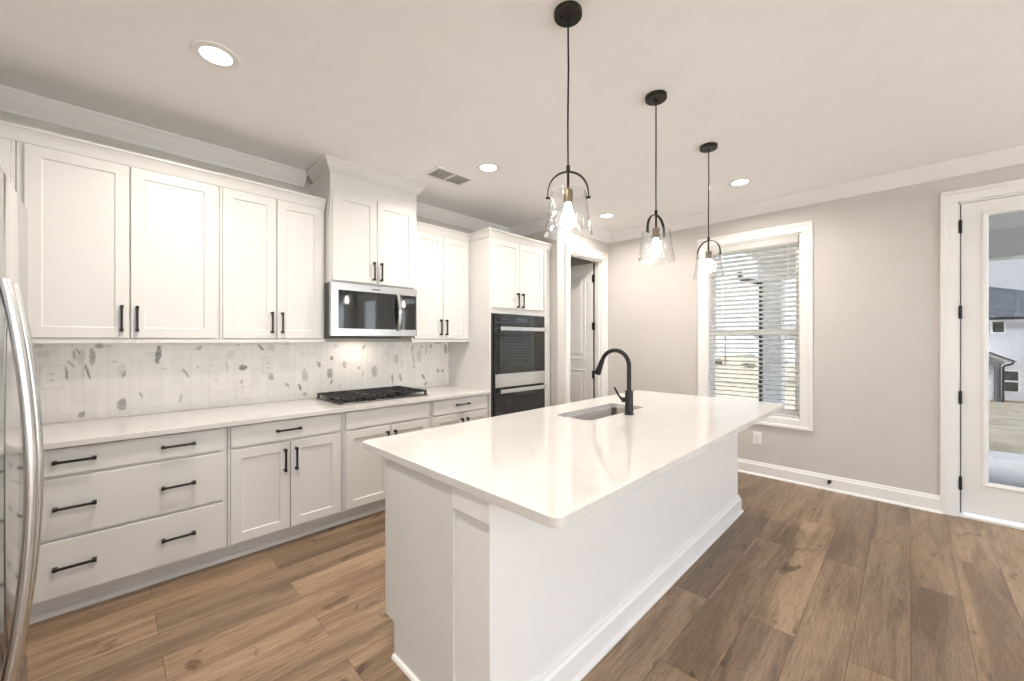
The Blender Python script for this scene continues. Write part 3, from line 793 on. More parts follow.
FLECKS = [(-0.269, 1.299, 0.051, 0.043, 0, 0.17), (-0.145, 1.294, 0.007, 0.054, 0, 0.45), (-0.159, 1.239, 0.007, 0.053, -35, 0.45), (-0.176, 1.18, 0.011, 0.08, -5, 0.55), (-0.118, 1.282, 0.037, 0.092, 5, 0.2), (-0.13, 1.317, 0.009, 0.043, -25, 0.5), (-0.069, 1.281, 0.026, 0.104, 0, 0.42), (-0.088, 1.183, 0.011, 0.109, -12, 0.55), (-0.107, 1.184, 0.012, 0.098, 0, 0.2), (-0.039, 1.346, 0.035, 0.031, 0, 0.4), (0.24, 1.284, 0.03, 0.117, 6, 0.6), (0.028, 1.244, 0.026, 0.018, 0, 0.22), (0.065, 1.192, 0.041, 0.091, 0, 0.18), (0.073, 1.163, 0.013, 0.048, 15, 0.45), (0.196, 1.285, 0.044, 0.047, 0, 0.14), (0.271, 1.187, 0.036, 0.014, 15, 0.25), (0.382, 1.157, 0.015, 0.059, -30, 0.5), (0.401, 1.125, 0.021, 0.017, 0, 0.25), (0.065, 0.964, 0.044, 0.073, 0, 0.45), (0.155, 1.018, 0.012, 0.044, -25, 0.4), (0.355, 0.971, 0.014, 0.071, 8, 0.35), (-0.112, 0.927, 0.027, 0.037, 20, 0.5), (0.453, 1.323, 0.014, 0.028, 0, 0.35), (0.453, 1.191, 0.014, 0.015, 0, 0.3), (-0.118, 0.882, 0.012, 0.017, 0, 0.2), (-0.289, 1.349, 0.04, 0.021, 0, 0.25), (0.0, 1.346, 0.047, 0.016, 0, 0.2), (0.131, 1.333, 0.025, 0.014, 0, 0.15), (0.467, 1.332, 0.02, 0.025, 0, 0.42), (0.436, 1.321, 0.026, 0.016, 0, 0.18), (0.648, 1.271, 0.044, 0.07, 0, 0.16), (0.624, 1.19, 0.014, 0.072, -12, 0.25), (0.728, 1.174, 0.047, 0.041, 0, 0.6), (0.845, 1.325, 0.017, 0.059, -40, 0.55), (0.918, 1.324, 0.044, 0.055, 0, 0.25), (0.914, 1.088, 0.04, 0.05, 0, 0.42), (0.718, 1.067, 0.016, 0.033, 20, 0.4), (0.562, 1.084, 0.023, 0.025, 0, 0.2), (0.535, 1.2, 0.015, 0.023, 0, 0.18), (1.031, 1.019, 0.021, 0.046, -55, 0.38), (1.128, 0.992, 0.017, 0.063, -15, 0.55), (1.168, 1.087, 0.049, 0.105, 0, 0.32), (1.281, 1.174, 0.026, 0.051, -15, 0.45), (1.386, 1.222, 0.024, 0.03, -20, 0.42), (1.373, 1.095, 0.043, 0.091, 0, 0.36), (1.384, 1.016, 0.016, 0.052, 10, 0.35), (1.168, 0.926, 0.037, 0.034, 0, 0.35), (0.805, 1.055, 0.034, 0.012, 0, 0.17), (0.723, 1.025, 0.012, 0.019, 0, 0.3), (0.693, 1.347, 0.02, 0.014, 0, 0.3), (1.031, 1.351, 0.035, 0.018, 0, 0.3), (0.753, 1.353, 0.025, 0.012, 0, 0.25), (1.15, 1.265, 0.017, 0.018, 0, 0.22), (0.678, 0.95, 0.024, 0.014, 0, 0.14), (0.451, 1.189, 0.011, 0.011, 0, 0.3), (1.23, 1.27, 0.025, 0.027, 0, 0.12), (1.423, 1.33, 0.034, 0.022, 0, 0.22), (1.681, 1.319, 0.024, 0.056, 35, 0.38), (1.387, 1.225, 0.027, 0.04, -15, 0.42), (1.501, 1.166, 0.035, 0.067, -8, 0.38), (1.634, 1.128, 0.033, 0.029, 20, 0.38), (1.673, 1.069, 0.024, 0.065, 12, 0.2), (1.785, 1.087, 0.056, 0.11, 0, 0.38), (1.37, 1.094, 0.045, 0.096, 0, 0.3), (1.385, 1.016, 0.018, 0.05, 10, 0.32), (2.015, 1.196, 0.038, 0.098, 0, 0.3), (2.193, 1.29, 0.027, 0.09, 12, 0.3), (2.21, 1.19, 0.023, 0.126, -5, 0.28), (2.214, 1.112, 0.029, 0.029, -20, 0.35), (2.276, 1.224, 0.055, 0.139, 0, 0.2), (2.362, 1.287, 0.026, 0.111, 0, 0.24), (1.971, 1.008, 0.023, 0.083, -5, 0.42), (2.058, 1.011, 0.023, 0.081, -8, 0.42), (2.325, 0.999, 0.026, 0.066, -30, 0.5), (2.355, 0.926, 0.035, 0.044, 0, 0.42), (2.609, 1.293, 0.038, 0.112, 0, 0.42), (2.664, 1.292, 0.038, 0.113, 0, 0.42), (2.669, 1.107, 0.038, 0.062, 0, 0.38), (2.51, 1.053, 0.032, 0.042, 0, 0.45), (2.568, 1.05, 0.032, 0.038, 0, 0.4), (2.51, 1.357, 0.091, 0.027, 0, 0.34), (2.416, 1.32, 0.031, 0.041, 0, 0.4), (2.308, 1.315, 0.025, 0.033, 0, 0.34), (1.673, 1.224, 0.017, 0.016, 0, 0.2), (1.462, 0.974, 0.012, 0.028, 0, 0.25), (1.912, 1.26, 0.037, 0.068, 0, 0.12), (2.083, 1.15, 0.031, 0.071, 0, 0.1)]
def backsplash():
    y0, y1, z0, z1 = KY + 0.002, 2.6585, CT + 0.0005, 1.3655
    st = 0.005
    ny, nz = int((y1 - y0) / st) + 1, int((z1 - z0) / st) + 1
    Y = np.linspace(y0, y1, ny); Z = np.linspace(z0, z1, nz)
    YY, ZZ = np.meshgrid(Y, Z)                      # rows = z
    rng = np.random.RandomState(5)
    col = np.empty((nz, ny, 3)); basec = np.array([0.83, 0.81, 0.79])
    # elongated picket tiles, each of a slightly different white marble
    tw, th = 0.052, 0.155
    ci = np.floor(YY / tw).astype(int)
    ri = np.floor((ZZ + (ci % 2) * th / 2) / th).astype(int)
    tone = rng.uniform(0.965, 1.03, (400, 40))
    col[:] = basec
    col *= tone[(ci - ci.min()) % 400, (ri - ri.min()) % 40][..., None]
    fu = np.abs(YY / tw - np.round(YY / tw)) * tw
    fv = np.abs((ZZ + (ci % 2) * th / 2) / th - np.round((ZZ + (ci % 2) * th / 2) / th)) * th
    grout = (fu < 0.0042) | (fv < 0.0042)
    col[grout] *= np.array([0.955, 0.95, 0.945])
    def smooth_noise(f):
        g = rng.rand(nz // f + 3, ny // f + 3)
        iz, iy = np.arange(nz) / f, np.arange(ny) / f
        a, bq = iz.astype(int), iy.astype(int); ta, tb = (iz - a)[:, None], (iy - bq)[None, :]
        A = g[a][:, bq]; B = g[a + 1][:, bq]; Cc = g[a][:, bq + 1]; D = g[a + 1][:, bq + 1]
        return (A * (1 - ta) + B * ta) * (1 - tb) + (Cc * (1 - ta) + D * ta) * tb
    n3, n6, n2 = smooth_noise(3), smooth_noise(7), smooth_noise(2)
    col *= (1 - 0.05 * np.clip(n6 - 0.55, 0, 1)[..., None] * 2)
    extra = []
    r2 = random.Random(9)
    for k in range(26):
        extra.append((r2.uniform(-0.93, -0.3), r2.uniform(0.95, 1.34), r2.uniform(.01, .03), r2.uniform(.02, .08), r2.uniform(-20, 20), r2.uniform(.2, .5)))
    for (fy_, fz_, w, h, ang, dk) in FLECKS + extra:
        a = math.radians(-ang)
        dy, dz = YY - fy_, ZZ - fz_
        p = dy * math.cos(a) + dz * math.sin(a); q = -dy * math.sin(a) + dz * math.cos(a)
        d = (np.abs(p) / max(w / 2, 0.005)) ** 2.2 + (np.abs(q) / max(h / 2, 0.005)) ** 2.2
        d = d + (n3 - 0.5) * 0.9 + (n2 - 0.5) * 0.4
        k = np.clip((1.25 - d) / 0.45, 0, 1) * (0.75 + 0.5 * n2)
        t = np.clip(k * (dk * 0.85 + dk * dk * 0.9), 0, 0.85)[..., None]
        col = col * (1 - t) + np.array([0.10, 0.085, 0.078]) * t
    bm = bmesh.new()
    x = WX + 0.012
    vs = [[bm.verts.new((x, Y[i], Z[j])) for i in range(ny)] for j in range(nz)]
    for j in range(nz - 1):
        for i in range(ny - 1):
            bm.faces.new((vs[j][i], vs[j][i + 1], vs[j + 1][i + 1], vs[j + 1][i]))
    # returns to the wall
    ring = [vs[0][i] for i in range(ny)] + [vs[j][ny - 1] for j in range(1, nz)] + [vs[nz - 1][i] for i in range(ny - 2, -1, -1)] + [vs[j][0] for j in range(nz - 2, 0, -1)]
    bk = [bm.verts.new((WX + 0.001, v.co.y, v.co.z)) for v in ring]
    for i in range(len(ring)):
        j = (i + 1) % len(ring)
        bm.faces.new((ring[j], ring[i], bk[i], bk[j]))
    o3 = Vector((x, (y0 + y1) / 2, z0))
    for v in bm.verts: v.co -= o3
    me = bpy.data.meshes.new('backsplash'); bm.to_mesh(me); bm.free()
    at = me.attributes.new('tile_colour', 'FLOAT_COLOR', 'POINT')
    full = np.ones((len(me.vertices), 4), dtype=np.float32); full[:, :3] = basec
    full[:nz * ny, :3] = col.reshape(-1, 3)
    at.data.foreach_set('color', full.ravel())
    me.materials.append(M['tile'])
    ob = bpy.data.objects.new('backsplash', me); C.objects.link(ob); ob.location = o3; ORIGIN[ob] = o3
    tag(ob, 'white marble mosaic backsplash with scattered grey marks', 'backsplash')
backsplash()

def outlet(fr, u, v, w, h, gangs, lab, name='wall_outlet'):
    o = empty(name, fr(u, v, 0), lab, 'outlet', 'white wall outlets')
    L = lambda d, n: [fr(*p, n) for p in ((u - w / 2 + d, v - h / 2 + d), (u + w / 2 - d, v - h / 2 + d), (u + w / 2 - d, v + h / 2 - d), (u - w / 2 + d, v + h / 2 - d))]
    b = MB(); b.loops([L(0, 0.0005), L(0, 0.003), L(0.004, 0.006)]); b.build('cover_plate', M['plastic'], o)
    for g in range(gangs):
        gu = u + (g - (gangs - 1) / 2) * 0.046
        r = MB(); r.box(gu - 0.017, gu + 0.017, v - 0.034, v + 0.034, 0.006, 0.0085, fr); rr = r.build('receptacle', M['plastic'], o, bevel=0.001)
        for dz in (-0.018, 0.018):
            s = MB()
            for du in (-0.006, 0.006): s.box(gu + du - 0.0014, gu + du + 0.0014, v + dz - 0.004, v + dz + 0.005, 0.0085, 0.0089, fr)
            s.box(gu - 0.002, gu + 0.002, v + dz - 0.011, v + dz - 0.007, 0.0085, 0.0089, fr)
            s.build('slots', M['slot'], rr)
TS = fx(WX + 0.012)
outlet(TS, -0.235, 1.163, 0.094, 0.135, 1, 'wide white outlet plate on the backsplash by the refrigerator')
outlet(TS, 0.896, 1.183, 0.082, 0.132, 1, 'white outlet plate under the cabinet left of the microwave')
outlet(TS, 2.425, 1.172, 0.078, 0.130, 1, 'white outlet plate on the backsplash between cooktop and oven tower')
outlet(fy(WY), -1.108, 0.375, 0.078, 0.132, 1, 'white outlet plate low on the wall under the window')

# ------------------------------------------------------------------ oven tower
TF = -2.950
FT = fx(TF)
TY0, TY1 = 2.660, 3.600
o = empty('oven_tower_cabinet', (WX, 3.11, 0), 'tall white cabinet holding the double wall oven', 'cabinet')
OV = (2.702, 3.470, 0.430, 1.648)      # oven cut-out
b = MB()
b.box(WX + 0.001, TF, TY0, 2.679, 0.10, U1); b.box(WX + 0.001, TF, 3.485, TY1, 0.10, U1)
b.box(WX + 0.001, TF, 2.6795, 3.4995, 1.656, U1); b.box(WX + 0.001, TF, 2.6795, 3.4995, 0.10, 0.420)
b.box(WX + 0.001, WX + 0.02, 2.6795, 3.4995, 0.4205, 1.6555)
b.build('body', M['cabinet'], o)
MB().box(WX + 0.05, -3.03, TY0, TY1, 0, 0.0995).build('toe_kick', M['cabinet'], o)
d = shaker(FT, 2.690, 3.071, 1.712, U1 - 0.012, 0.0005, o); pull(FT, 3.036, 1.800, 0.0205, 0.152, True, d)
d = shaker(FT, 3.077, 3.462, 1.712, U1 - 0.012, 0.0005, o); pull(FT, 3.112, 1.800, 0.0205, 0.152, True, d)
d = slab(FT, 2.684, 3.480, 0.120, 0.400, 0.0005, o); pull(FT, 3.08, 0.30, 0.0205, 0.150, False, d)
b = MB(); b.sweep([(TF + 0.0005, TY1), (TF + 0.0005, TY0), (UF + 0.041, TY0)], CAB_CROWN, fz(U1)); b.build('crown_moulding', M['cabinet'], o, smooth=30)

# double wall oven
o = empty('double_wall_oven', (TF, 3.09, OV[2]), 'black glass double wall oven with bright steel bar handles', 'oven')
FO = fx(TF)
b = MB(); b.box(OV[0] + 0.003, OV[1] - 0.003, OV[2], OV[3], -0.55, 0.002, FO); b.build('body', M['grey_body'], o)
b = MB(); b.box(OV[0], OV[1], 1.535, 1.648, 0.0025, 0.030, FO); cp = b.build('control_panel', M['black_glass'], o, bevel=0.002)
M['dark_steel'] = tweak(mat('dark_steel', (0.16, 0.155, 0.15), 0.25, 1.0), 40, 0.1)
M['vent_grey'] = tweak(mat('vent_grey', (0.44, 0.43, 0.42), 0.6), 10, 0.05)
M['display'] = tweak(mat('display_glass', (0.06, 0.075, 0.09), 0.15), 40, 0.5)
MB().box(3.00, 3.19, 1.572, 1.612, 0.0302, 0.0308, FO).build('display', M['display'], cp, label='grey blue display')
b = MB()
for k in range(5):
    for u in (2.80 + 0.035 * k, 3.23 + 0.035 * k): b.box(u, u + 0.016, 1.588, 1.595, 0.0302, 0.0306, FO)
b.build('key_marks', M['display'], cp)
def oven_door(z0, z1, band, hz):
    b = MB(); b.box(OV[0], OV[1], z0, z1, 0.0025, 0.034, FO); dd = b.build('door', M['black_glass'], o, bevel=0.003)
    if band: MB().box(OV[0] + 0.004, OV[1] - 0.004, z0 + 0.002, z0 + band, 0.0343, 0.0375, FO).build('steel_band', M['steel_h'], dd, bevel=0.001, label='bright steel lower band')
    b = MB(); b.box(OV[0] + 0.045, OV[1] - 0.022, hz - 0.021, hz + 0.021, 0.058, 0.078, FO)
    for u in (OV[0] + 0.06, OV[1] - 0.06): b.box(u - 0.012, u + 0.012, hz - 0.011, hz + 0.011, 0.0335, 0.060, FO)
    b.build('handle', M['steel_h'], dd, bevel=0.004, seg=2, label='bright steel bar handle')
    rect_frame(MB(), OV[0] + 0.075, OV[1] - 0.075, z0 + (band or 0.06) + 0.05, hz - 0.05, 0.006, 0.0338, 0.0348, FO).build('window_border', M['slot'], dd, doubles=True)
oven_door(0.905, 1.532, 0.136, 1.500)
oven_door(0.438, 0.900, 0, 0.868)

# ------------------------------------------------------------------ microwave
o = empty('microwave', (WX, 1.585, 1.406), 'stainless over-the-range microwave with black glass door', 'microwave')
XF = -3.185; FM = fx(XF); my0, my1, mz0, mz1 = 1.2035, 1.962, 1.406, 1.832
MB().box(WX + 0.013, XF, my0, my1, mz0, mz1).build('body', M['grey_body'], o, bevel=0.003, label='dark grey case')
dy1 = 1.790
b = MB(); rect_frame(b, my0, dy1, mz0 + 0.012, mz1, 0.055, 0.0005, 0.040, FM); b.box(my0 + 0.02, dy1 - 0.01, mz0 + 0.03, mz1 - 0.03, 0.0005, 0.030, FM)
md = b.build('door', M['steel'], o, doubles=True, label='stainless door frame')
MB().box(my0 + 0.056, dy1 - 0.002, mz0 + 0.068, mz1 - 0.056, 0.0305, 0.0405, FM).build('door_glass', M['black_glass'], md, label='black glass')
b = MB(); pts = []
for k in range(13):
    t = k / 12; pts.append(FM(dy1 - 0.022, mz0 + 0.055 + t * 0.318, 0.044 + 0.034 * math.sin(PI * t)))
L = []
for p in pts: L.append([(p[0] - 0.006, p[1] - 0.017, p[2]), (p[0] + 0.006, p[1] - 0.012, p[2]), (p[0] + 0.006, p[1] + 0.012, p[2]), (p[0] - 0.006, p[1] + 0.017, p[2])])
b.loops(L); b.build('handle', M['steel_h'], md, smooth=40, label='curved steel handle')
b = MB(); b.box(dy1 + 0.002, my1, mz0 + 0.012, mz1, 0.0005, 0.038, FM); cpn = b.build('control_panel', M['steel'], o, bevel=0.002)
MB().box(dy1 + 0.003, my1 - 0.014, mz0 + 0.068, mz1 - 0.056, 0.0385, 0.0405, FM).build('keypad_glass', M['black_glass'], cpn)
MB().box(dy1 + 0.05, my1 - 0.03, mz1 - 0.125, mz1 - 0.085, 0.0406, 0.0410, FM).build('display', M['display'], cpn)
MB().box(1.535, 1.605, mz1 - 0.036, mz1 - 0.026, 0.0402, 0.0408, FM).build('badge', M['grey_body'], md, label='small grey badge')
b = MB()
for k in range(4): b.box(my0 + 0.05 + k * 0.16, my0 + 0.17 + k * 0.16, -3.55, -3.25, mz0 - 0.006, mz0 - 0.0005, lambda u, v, n: (v, u, n))
b.build('vent_grille', M['slot'], o)
MB().box(-3.45, -3.39, 1.48, 1.68, mz0 - 0.004, mz0 - 0.0005).build('cooktop_lamp', M['lens'], o, label='small lit lamp underneath')
ld = bpy.data.lights.new('cooktop_lamp_light', 'AREA'); ld.shape = 'RECTANGLE'; ld.size = 0.06; ld.size_y = 0.2; ld.energy = 0.55; ld.color = (1.0, 0.86, 0.70)
lo = bpy.data.objects.new('cooktop_lamp_light', ld); C.objects.link(lo); lo.location = (-3.42, 1.58, mz0 - 0.009)

# ------------------------------------------------------------------ gas cooktop
o = empty('gas_cooktop', (-3.30, 1.61, CT), 'gas cooktop with black grates set in the wall counter', 'cooktop')
cx0, cx1, cy0, cy1 = -3.575, -3.060, 1.236, 2.030
b = MB(); b.prism(rrect(cx0, cx1, cy0, cy1, 0.02), CT + 0.0005, CT + 0.012); b.build('base', M['dark_steel'], o, bevel=0.003)
for k in range(3):
    a = cy0 + 0.010 + k * (cy1 - cy0 - 0.02) / 3; c_ = a + (cy1 - cy0 - 0.02) / 3 - 0.004
    b = MB(); z0, z1 = CT + 0.034, CT + 0.048
    gx0, gx1 = cx0 + 0.02, cx1 - (0.02 if k != 1 else 0.085)
    b.box(gx0, gx1, a, a + 0.014, z0, z1); b.box(gx0, gx1, c_ - 0.014, c_, z0, z1)
    b.box(gx0, gx0 + 0.014, a, c_, z0, z1); b.box(gx1 - 0.014, gx1, a, c_, z0, z1)
    for q in range(1, 4): b.box(gx0, gx1, a + (c_ - a) * q / 4 - 0.005, a + (c_ - a) * q / 4 + 0.005, z0, z1)
    for q in range(1, 5): b.box(gx0 + (gx1 - gx0) * q / 5 - 0.005, gx0 + (gx1 - gx0) * q / 5 + 0.005, a, c_, z0, z1)
    for px in (gx0, gx1 - 0.016):
        for py in (a, c_ - 0.016): b.box(px, px + 0.016, py, py + 0.016, CT + 0.012, z0)
    b.build('grate', M['black_iron'], o)
for (bx_, by_, r) in ((-3.44, 1.36, 0.042), (-3.20, 1.36, 0.036), (-3.34, 1.61, 0.052), (-3.44, 1.86, 0.036), (-3.20, 1.86, 0.042)):
    MB().lathe([(r + 0.012, CT + 0.0122), (r + 0.010, CT + 0.018), (r, CT + 0.020), (r, CT + 0.028), (r - 0.006, CT + 0.031)], (bx_, by_, 0), 20, cap0=True, cap1=True).build('burner', M['black_iron'], o, smooth=40)
for k in range(5):
    ky = 1.445 + k * 0.088
    MB().lathe([(0.020, CT + 0.0122), (0.019, CT + 0.020), (0.016, CT + 0.036), (0.013, CT + 0.038)], (-3.108, ky, 0), 18, cap0=True, cap1=True).build('knob', M['black'], o, smooth=40)

# ================================================================== ISLAND
ix0, ix1, iy0, iy1 = -1.674, -0.980, 0.879, 3.580
o = empty('kitchen_island', ((ix0 + ix1) / 2, 2.24, 0), 'white kitchen island with a panelled base under the quartz top', 'island')
b = MB(); ir = lambda x, z, d=0.0: [(x + d, iy0 + d, z), (-1.170 - d, iy0 + d, z), (-1.170 - d, iy1 - d, z), (x + d, iy1 - d, z)]
b.loops([ir(-1.594, 0.0), ir(-1.594, 0.150), ir(ix0, 0.158), ir(ix0, BT - 0.0005), ir(ix0, BT - 0.0005, 0.019), ir(ix0, 0.18, 0.019)])
b.build('body', M['cabinet'], o)
b = MB(); b.box(-1.1695, ix1, iy0 + 0.006, iy1 - 0.006, 0, BT - 0.0005); b.build('knee_wall', M['trim'], o, bevel=0.0015)
BAND = [(0, 0), (0.010, 0), (0.010, 0.078), (0, 0.078)]
b = MB(); b.sweep([(-1.172, iy1 - 0.006), (ix1, iy1 - 0.006), (ix1, iy0 + 0.006), (-1.172, iy0 + 0.006)][::-1], [(-n, h) for n, h in BAND], fz(BT - 0.0792))
b.build('top_band', M['trim'], o, bevel=0.001)
b = MB(); b.sweep([(-1.172, iy1 - 0.006), (ix1, iy1 - 0.006), (ix1, iy0 + 0.006), (-1.172, iy0 + 0.006)][::-1], [(-n, h) for n, h in BASE_SHOE], fz(0))
b.build('baseboard', M['trim'], o, smooth=35)
b = MB(); b.sweep([(-1.594, iy0), (-1.172, iy0)], [(0, 0), (-0.014, 0), (-0.014, 0.006), (-0.010, 0.014), (0, 0.018)], fz(0)); b.build('shoe_moulding', M['trim'], o)
FI = fxm(ix0)
for k in range(4):
    a = iy0 + 0.03 + k * 0.655
    d = shaker(FI, a, a + 0.645, 0.175, 0.690, 0.0005, o); pull(FI, a + (0.60 if k % 2 == 0 else 0.045), 0.575, 0.0205, 0.15, True, d)
    d = slab(FI, a, a + 0.645, 0.705, 0.845, 0.0005, o)
    if k != 1: pull(FI, a + 0.32, 0.775, 0.0205, 0.15, False, d)

# island top with undermount sink cut-out
SX0, SX1, SY0, SY1 = -1.665, -1.385, 2.075, 2.800
tx0, tx1, ty0, ty1 = -1.905, -0.685, 0.868, 3.700
b = MB(); bm = b.bm
outer = rrect(tx0, tx1, ty0, ty1, 0.035, 6); inner = rrect(SX0, SX1, SY0, SY1, 0.05, 6)
def slab_hole(bm, outer, inner, z0, z1):
    T = {}
    for z in (z0, z1):
        vo = [bm.verts.new((x, y, z)) for x, y in outer]; vi = [bm.verts.new((x, y, z)) for x, y in inner]
        es = [bm.edges.new((v[i], v[(i + 1) % len(v)])) for v in (vo, vi) for i in range(len(v))]
        bmesh.ops.triangle_fill(bm, use_beauty=True, use_dissolve=False, edges=es)
        T[z] = (vo, vi)
    for k in (0, 1):
        a, c = T[z0][k], T[z1][k]
        for i in range(len(a)):
            j = (i + 1) % len(a); bm.faces.new((a[i], a[j], c[j], c[i]))
slab_hole(bm, outer, inner, BT, CT)
b.build('island_countertop', M['quartz'], bevel=0.003, seg=2, label='white quartz island top with rounded corners and a sink cut-out', cat='countertop')

# sink
o = empty('undermount_sink', ((SX0 + SX1) / 2, (SY0 + SY1) / 2, BT - 0.22), 'stainless undermount sink basin set into the island top', 'sink')
b = MB(); rr = lambda d, z, r: [(x, y, z) for x, y in rrect(SX0 - d, SX1 + d, SY0 - d, SY1 + d, r, 6)]
zb = BT - 0.205
b.loops([rr(0.02, BT - 0.0005, 0.05), rr(0.002, BT - 0.0005, 0.05), rr(-0.002, BT - 0.004, 0.05), rr(-0.004, zb + 0.03, 0.05), rr(-0.012, zb + 0.010, 0.05), rr(-0.03, zb, 0.04), rr(-0.13, zb - 0.004, 0.03)], False, True)
b.loops([rr(0.02, BT - 0.0008, 0.05), rr(0.006, BT - 0.006, 0.05), rr(0.002, zb - 0.010, 0.05), rr(-0.13, zb - 0.014, 0.03)], False, True)
b.build('basin', M['sink'], o, smooth=50)
MB().lathe([(0.045, zb - 0.002), (0.043, zb + 0.001), (0.036, zb + 0.001), (0.030, zb - 0.003)], ((SX0 + SX1) / 2 - 0.02, (SY0 + SY1) / 2, 0), 24, cap1=True).build('drain', M['steel_h'], o, smooth=40)

# faucet
fx_, fy_ = -1.322, 2.440
o = empty('kitchen_faucet', (fx_, fy_, CT), 'black gooseneck pull-down faucet behind the island sink', 'faucet')
MB().lathe([(0.031, CT + 0.0005), (0.031, CT + 0.006), (0.0265, CT + 0.010), (0.0255, CT + 0.155), (0.022, CT + 0.160)], (fx_, fy_, 0), 28, cap0=True, cap1=True).build('body', M['black'], o, smooth=35)
R = 0.105; pts = [(fx_, fy_, CT + 0.158), (fx_, fy_, CT + 0.24), (fx_, fy_, CT + 0.320)]
for k in range(1, 19):
    a = PI * k / 18 * 0.90; pts.append((fx_ - R + R * math.cos(a), fy_, CT + 0.320 + R * math.sin(a)))
b = MB(); b.tube(pts, 0.0145, 16); b.build('spout', M['black'], o, smooth=50)
e = Vector(pts[-1]); dv = (e - Vector(pts[-2])).normalized()
b = MB(); b.tube([e - dv * 0.002, e + dv * 0.006, e + dv * 0.045, e + dv * 0.10, e + dv * 0.105], [0.0155, 0.0175, 0.0185, 0.0235, 0.0215], 18); b.build('spray_head', M['black'], o, smooth=50)
b = MB(); b.tube([(fx_ - 0.018, fy_ - 0.018, CT + 0.098), (fx_ - 0.034, fy_ - 0.034, CT + 0.098)], 0.0175, 16)
b.tube([(fx_ - 0.032, fy_ - 0.034, CT + 0.100), (fx_ - 0.050, fy_ - 0.046, CT + 0.125), (fx_ - 0.075, fy_ - 0.062, CT + 0.182)], [0.009, 0.0065, 0.0062], 12); b.build('lever', M['black'], o, smooth=50)
# pop-up air switch button beside the faucet
# ================================================================== REFRIGERATOR
o = empty('refrigerator', (-1.525, -0.55, 0), 'stainless french door refrigerator with long bowed handles at the edge of view', 'refrigerator')
FFY = -0.178; fxa, fxb, fgap = -1.978, -1.070, -1.572
MB().box(fxa + 0.006, fxb - 0.006, -0.90, FFY - 0.075, 0.03, 1.775).build('body', M['grey_body'], o, bevel=0.004, label='dark grey case')
FR = fyp(FFY)
def fdoor(x0, x1, z0, z1, nm):
    L = lambda d, n: [FR(*p, n) for p in ((x0 + d, z0 + d), (x1 - d, z0 + d), (x1 - d, z1 - d), (x0 + d, z1 - d))]
    b = MB(); b.loops([L(0.004, -0.072), L(0, -0.068), L(0, -0.012), L(0.003, -0.004), L(0.010, 0.0)])
    return b.build(nm, M['steel_fridge'], o, smooth=50)
da = fdoor(fxa, fgap - 0.003, 0.405, 1.800, 'door'); db = fdoor(fgap + 0.003, fxb, 0.405, 1.800, 'door'); dc = fdoor(fxa, fxb, 0.045, 0.397, 'freezer_drawer')
def bow(x, parent, z0, z1, dep=0.041, vertical=True, x2=None):
    b = MB(); L = []
    for k in range(25):
        t = k / 24; d = 0.006 + dep * (max(0.0, math.sin(PI * t)) ** 0.85)
        z = z0 + (z1 - z0) * t
        c = Vector((x, FFY + d, z)) if vertical else Vector((x + (x2 - x) * t, FFY + d, z0))
        if vertical: L.append([(c.x + sx * 0.0155 * math.cos(a), c.y + 0.012 * math.sin(a), c.z) for sx in (1,) for a in [2 * PI * q / 12 for q in range(12)]])
        else: L.append([(c.x, c.y + 0.012 * math.sin(a), c.z + 0.0155 * math.cos(a)) for a in [2 * PI * q / 12 for q in range(12)]])
    b.loops(L); b.build('handle', M['steel_h'], parent, smooth=60, label='long bowed steel handle')
bow(fgap - 0.058, da, 0.545, 1.525); bow(fgap + 0.062, db, 0.545, 1.525)
bow(fxa + 0.16, dc, 0.30, 0.30, vertical=False, x2=fxb - 0.16)
for hx in (fxa + 0.05, fxb - 0.05): MB().box(hx - 0.03, hx + 0.03, -0.36, -0.20, 1.776, 1.803).build('hinge_cover', M['grey_body'], o, bevel=0.004)
for hx in (fxa + 0.06, fxb - 0.06):
    for hy in (-0.32, -0.84): MB().lathe([(0.02, 0.0), (0.02, 0.031)], (hx, hy, 0), 14, cap0=True, cap1=True).build('foot', M['rubber'], o)

# ================================================================== WINDOW BLIND
bx0, bx1 = W1[0] + 0.018, W1[1] - 0.018
o = empty('window_blind', ((bx0 + bx1) / 2, WY + 0.03, W1[2] + 0.02), 'white two inch slat blind lowered with open slats in the window', 'blind')
MB().box(bx0, bx1, WY + 0.004, WY + 0.058, 2.335, 2.402).build('headrail', M['blind'], o, bevel=0.003)
sp = 0.0462; zs = 2.318; k = 0
def slat_mesh(b, z):
    L = []
    for x in (bx0 + 0.004, bx1 - 0.004):
        top = [(x, WY + 0.006 + 0.050 * t, z + 0.0035 * math.sin(PI * t) + 0.015 * (0.5 - t)) for t in (0, .25, .5, .75, 1)]
        L.append(top + [(p[0], p[1], p[2] - 0.0026) for p in top[::-1]])
    b.loops(L)
while zs > W1[2] + 0.055:
    b = MB(); slat_mesh(b, zs); b.build('slat', M['blind'], o, smooth=40); zs -= sp
MB().box(bx0 + 0.004, bx1 - 0.004, WY + 0.006, WY + 0.056, W1[2] + 0.018, W1[2] + 0.036).build('bottom_rail', M['blind'], o, bevel=0.003)
for lx in (bx0 + 0.09, (bx0 + bx1) / 2, bx1 - 0.09):
    b = MB()
    for yy in (WY + 0.0045, WY + 0.0575): b.tube([(lx, yy, W1[2] + 0.03), (lx, yy, 2.34)], 0.0011, 5)
    b.build('ladder_cord', M['blind'], o)
b = MB(); b.tube([(bx0 + 0.14, WY - 0.004, 2.34), (bx0 + 0.145, WY - 0.006, 1.65)], 0.004, 8); b.build('tilt_wand', M['vinyl'], o, smooth=50)
MB().box(bx1 - 0.004, bx1 + 0.006, WY + 0.002, WY + 0.012, 2.315, 2.40).build('end_bracket', M['slot'], o, label='grey end bracket')

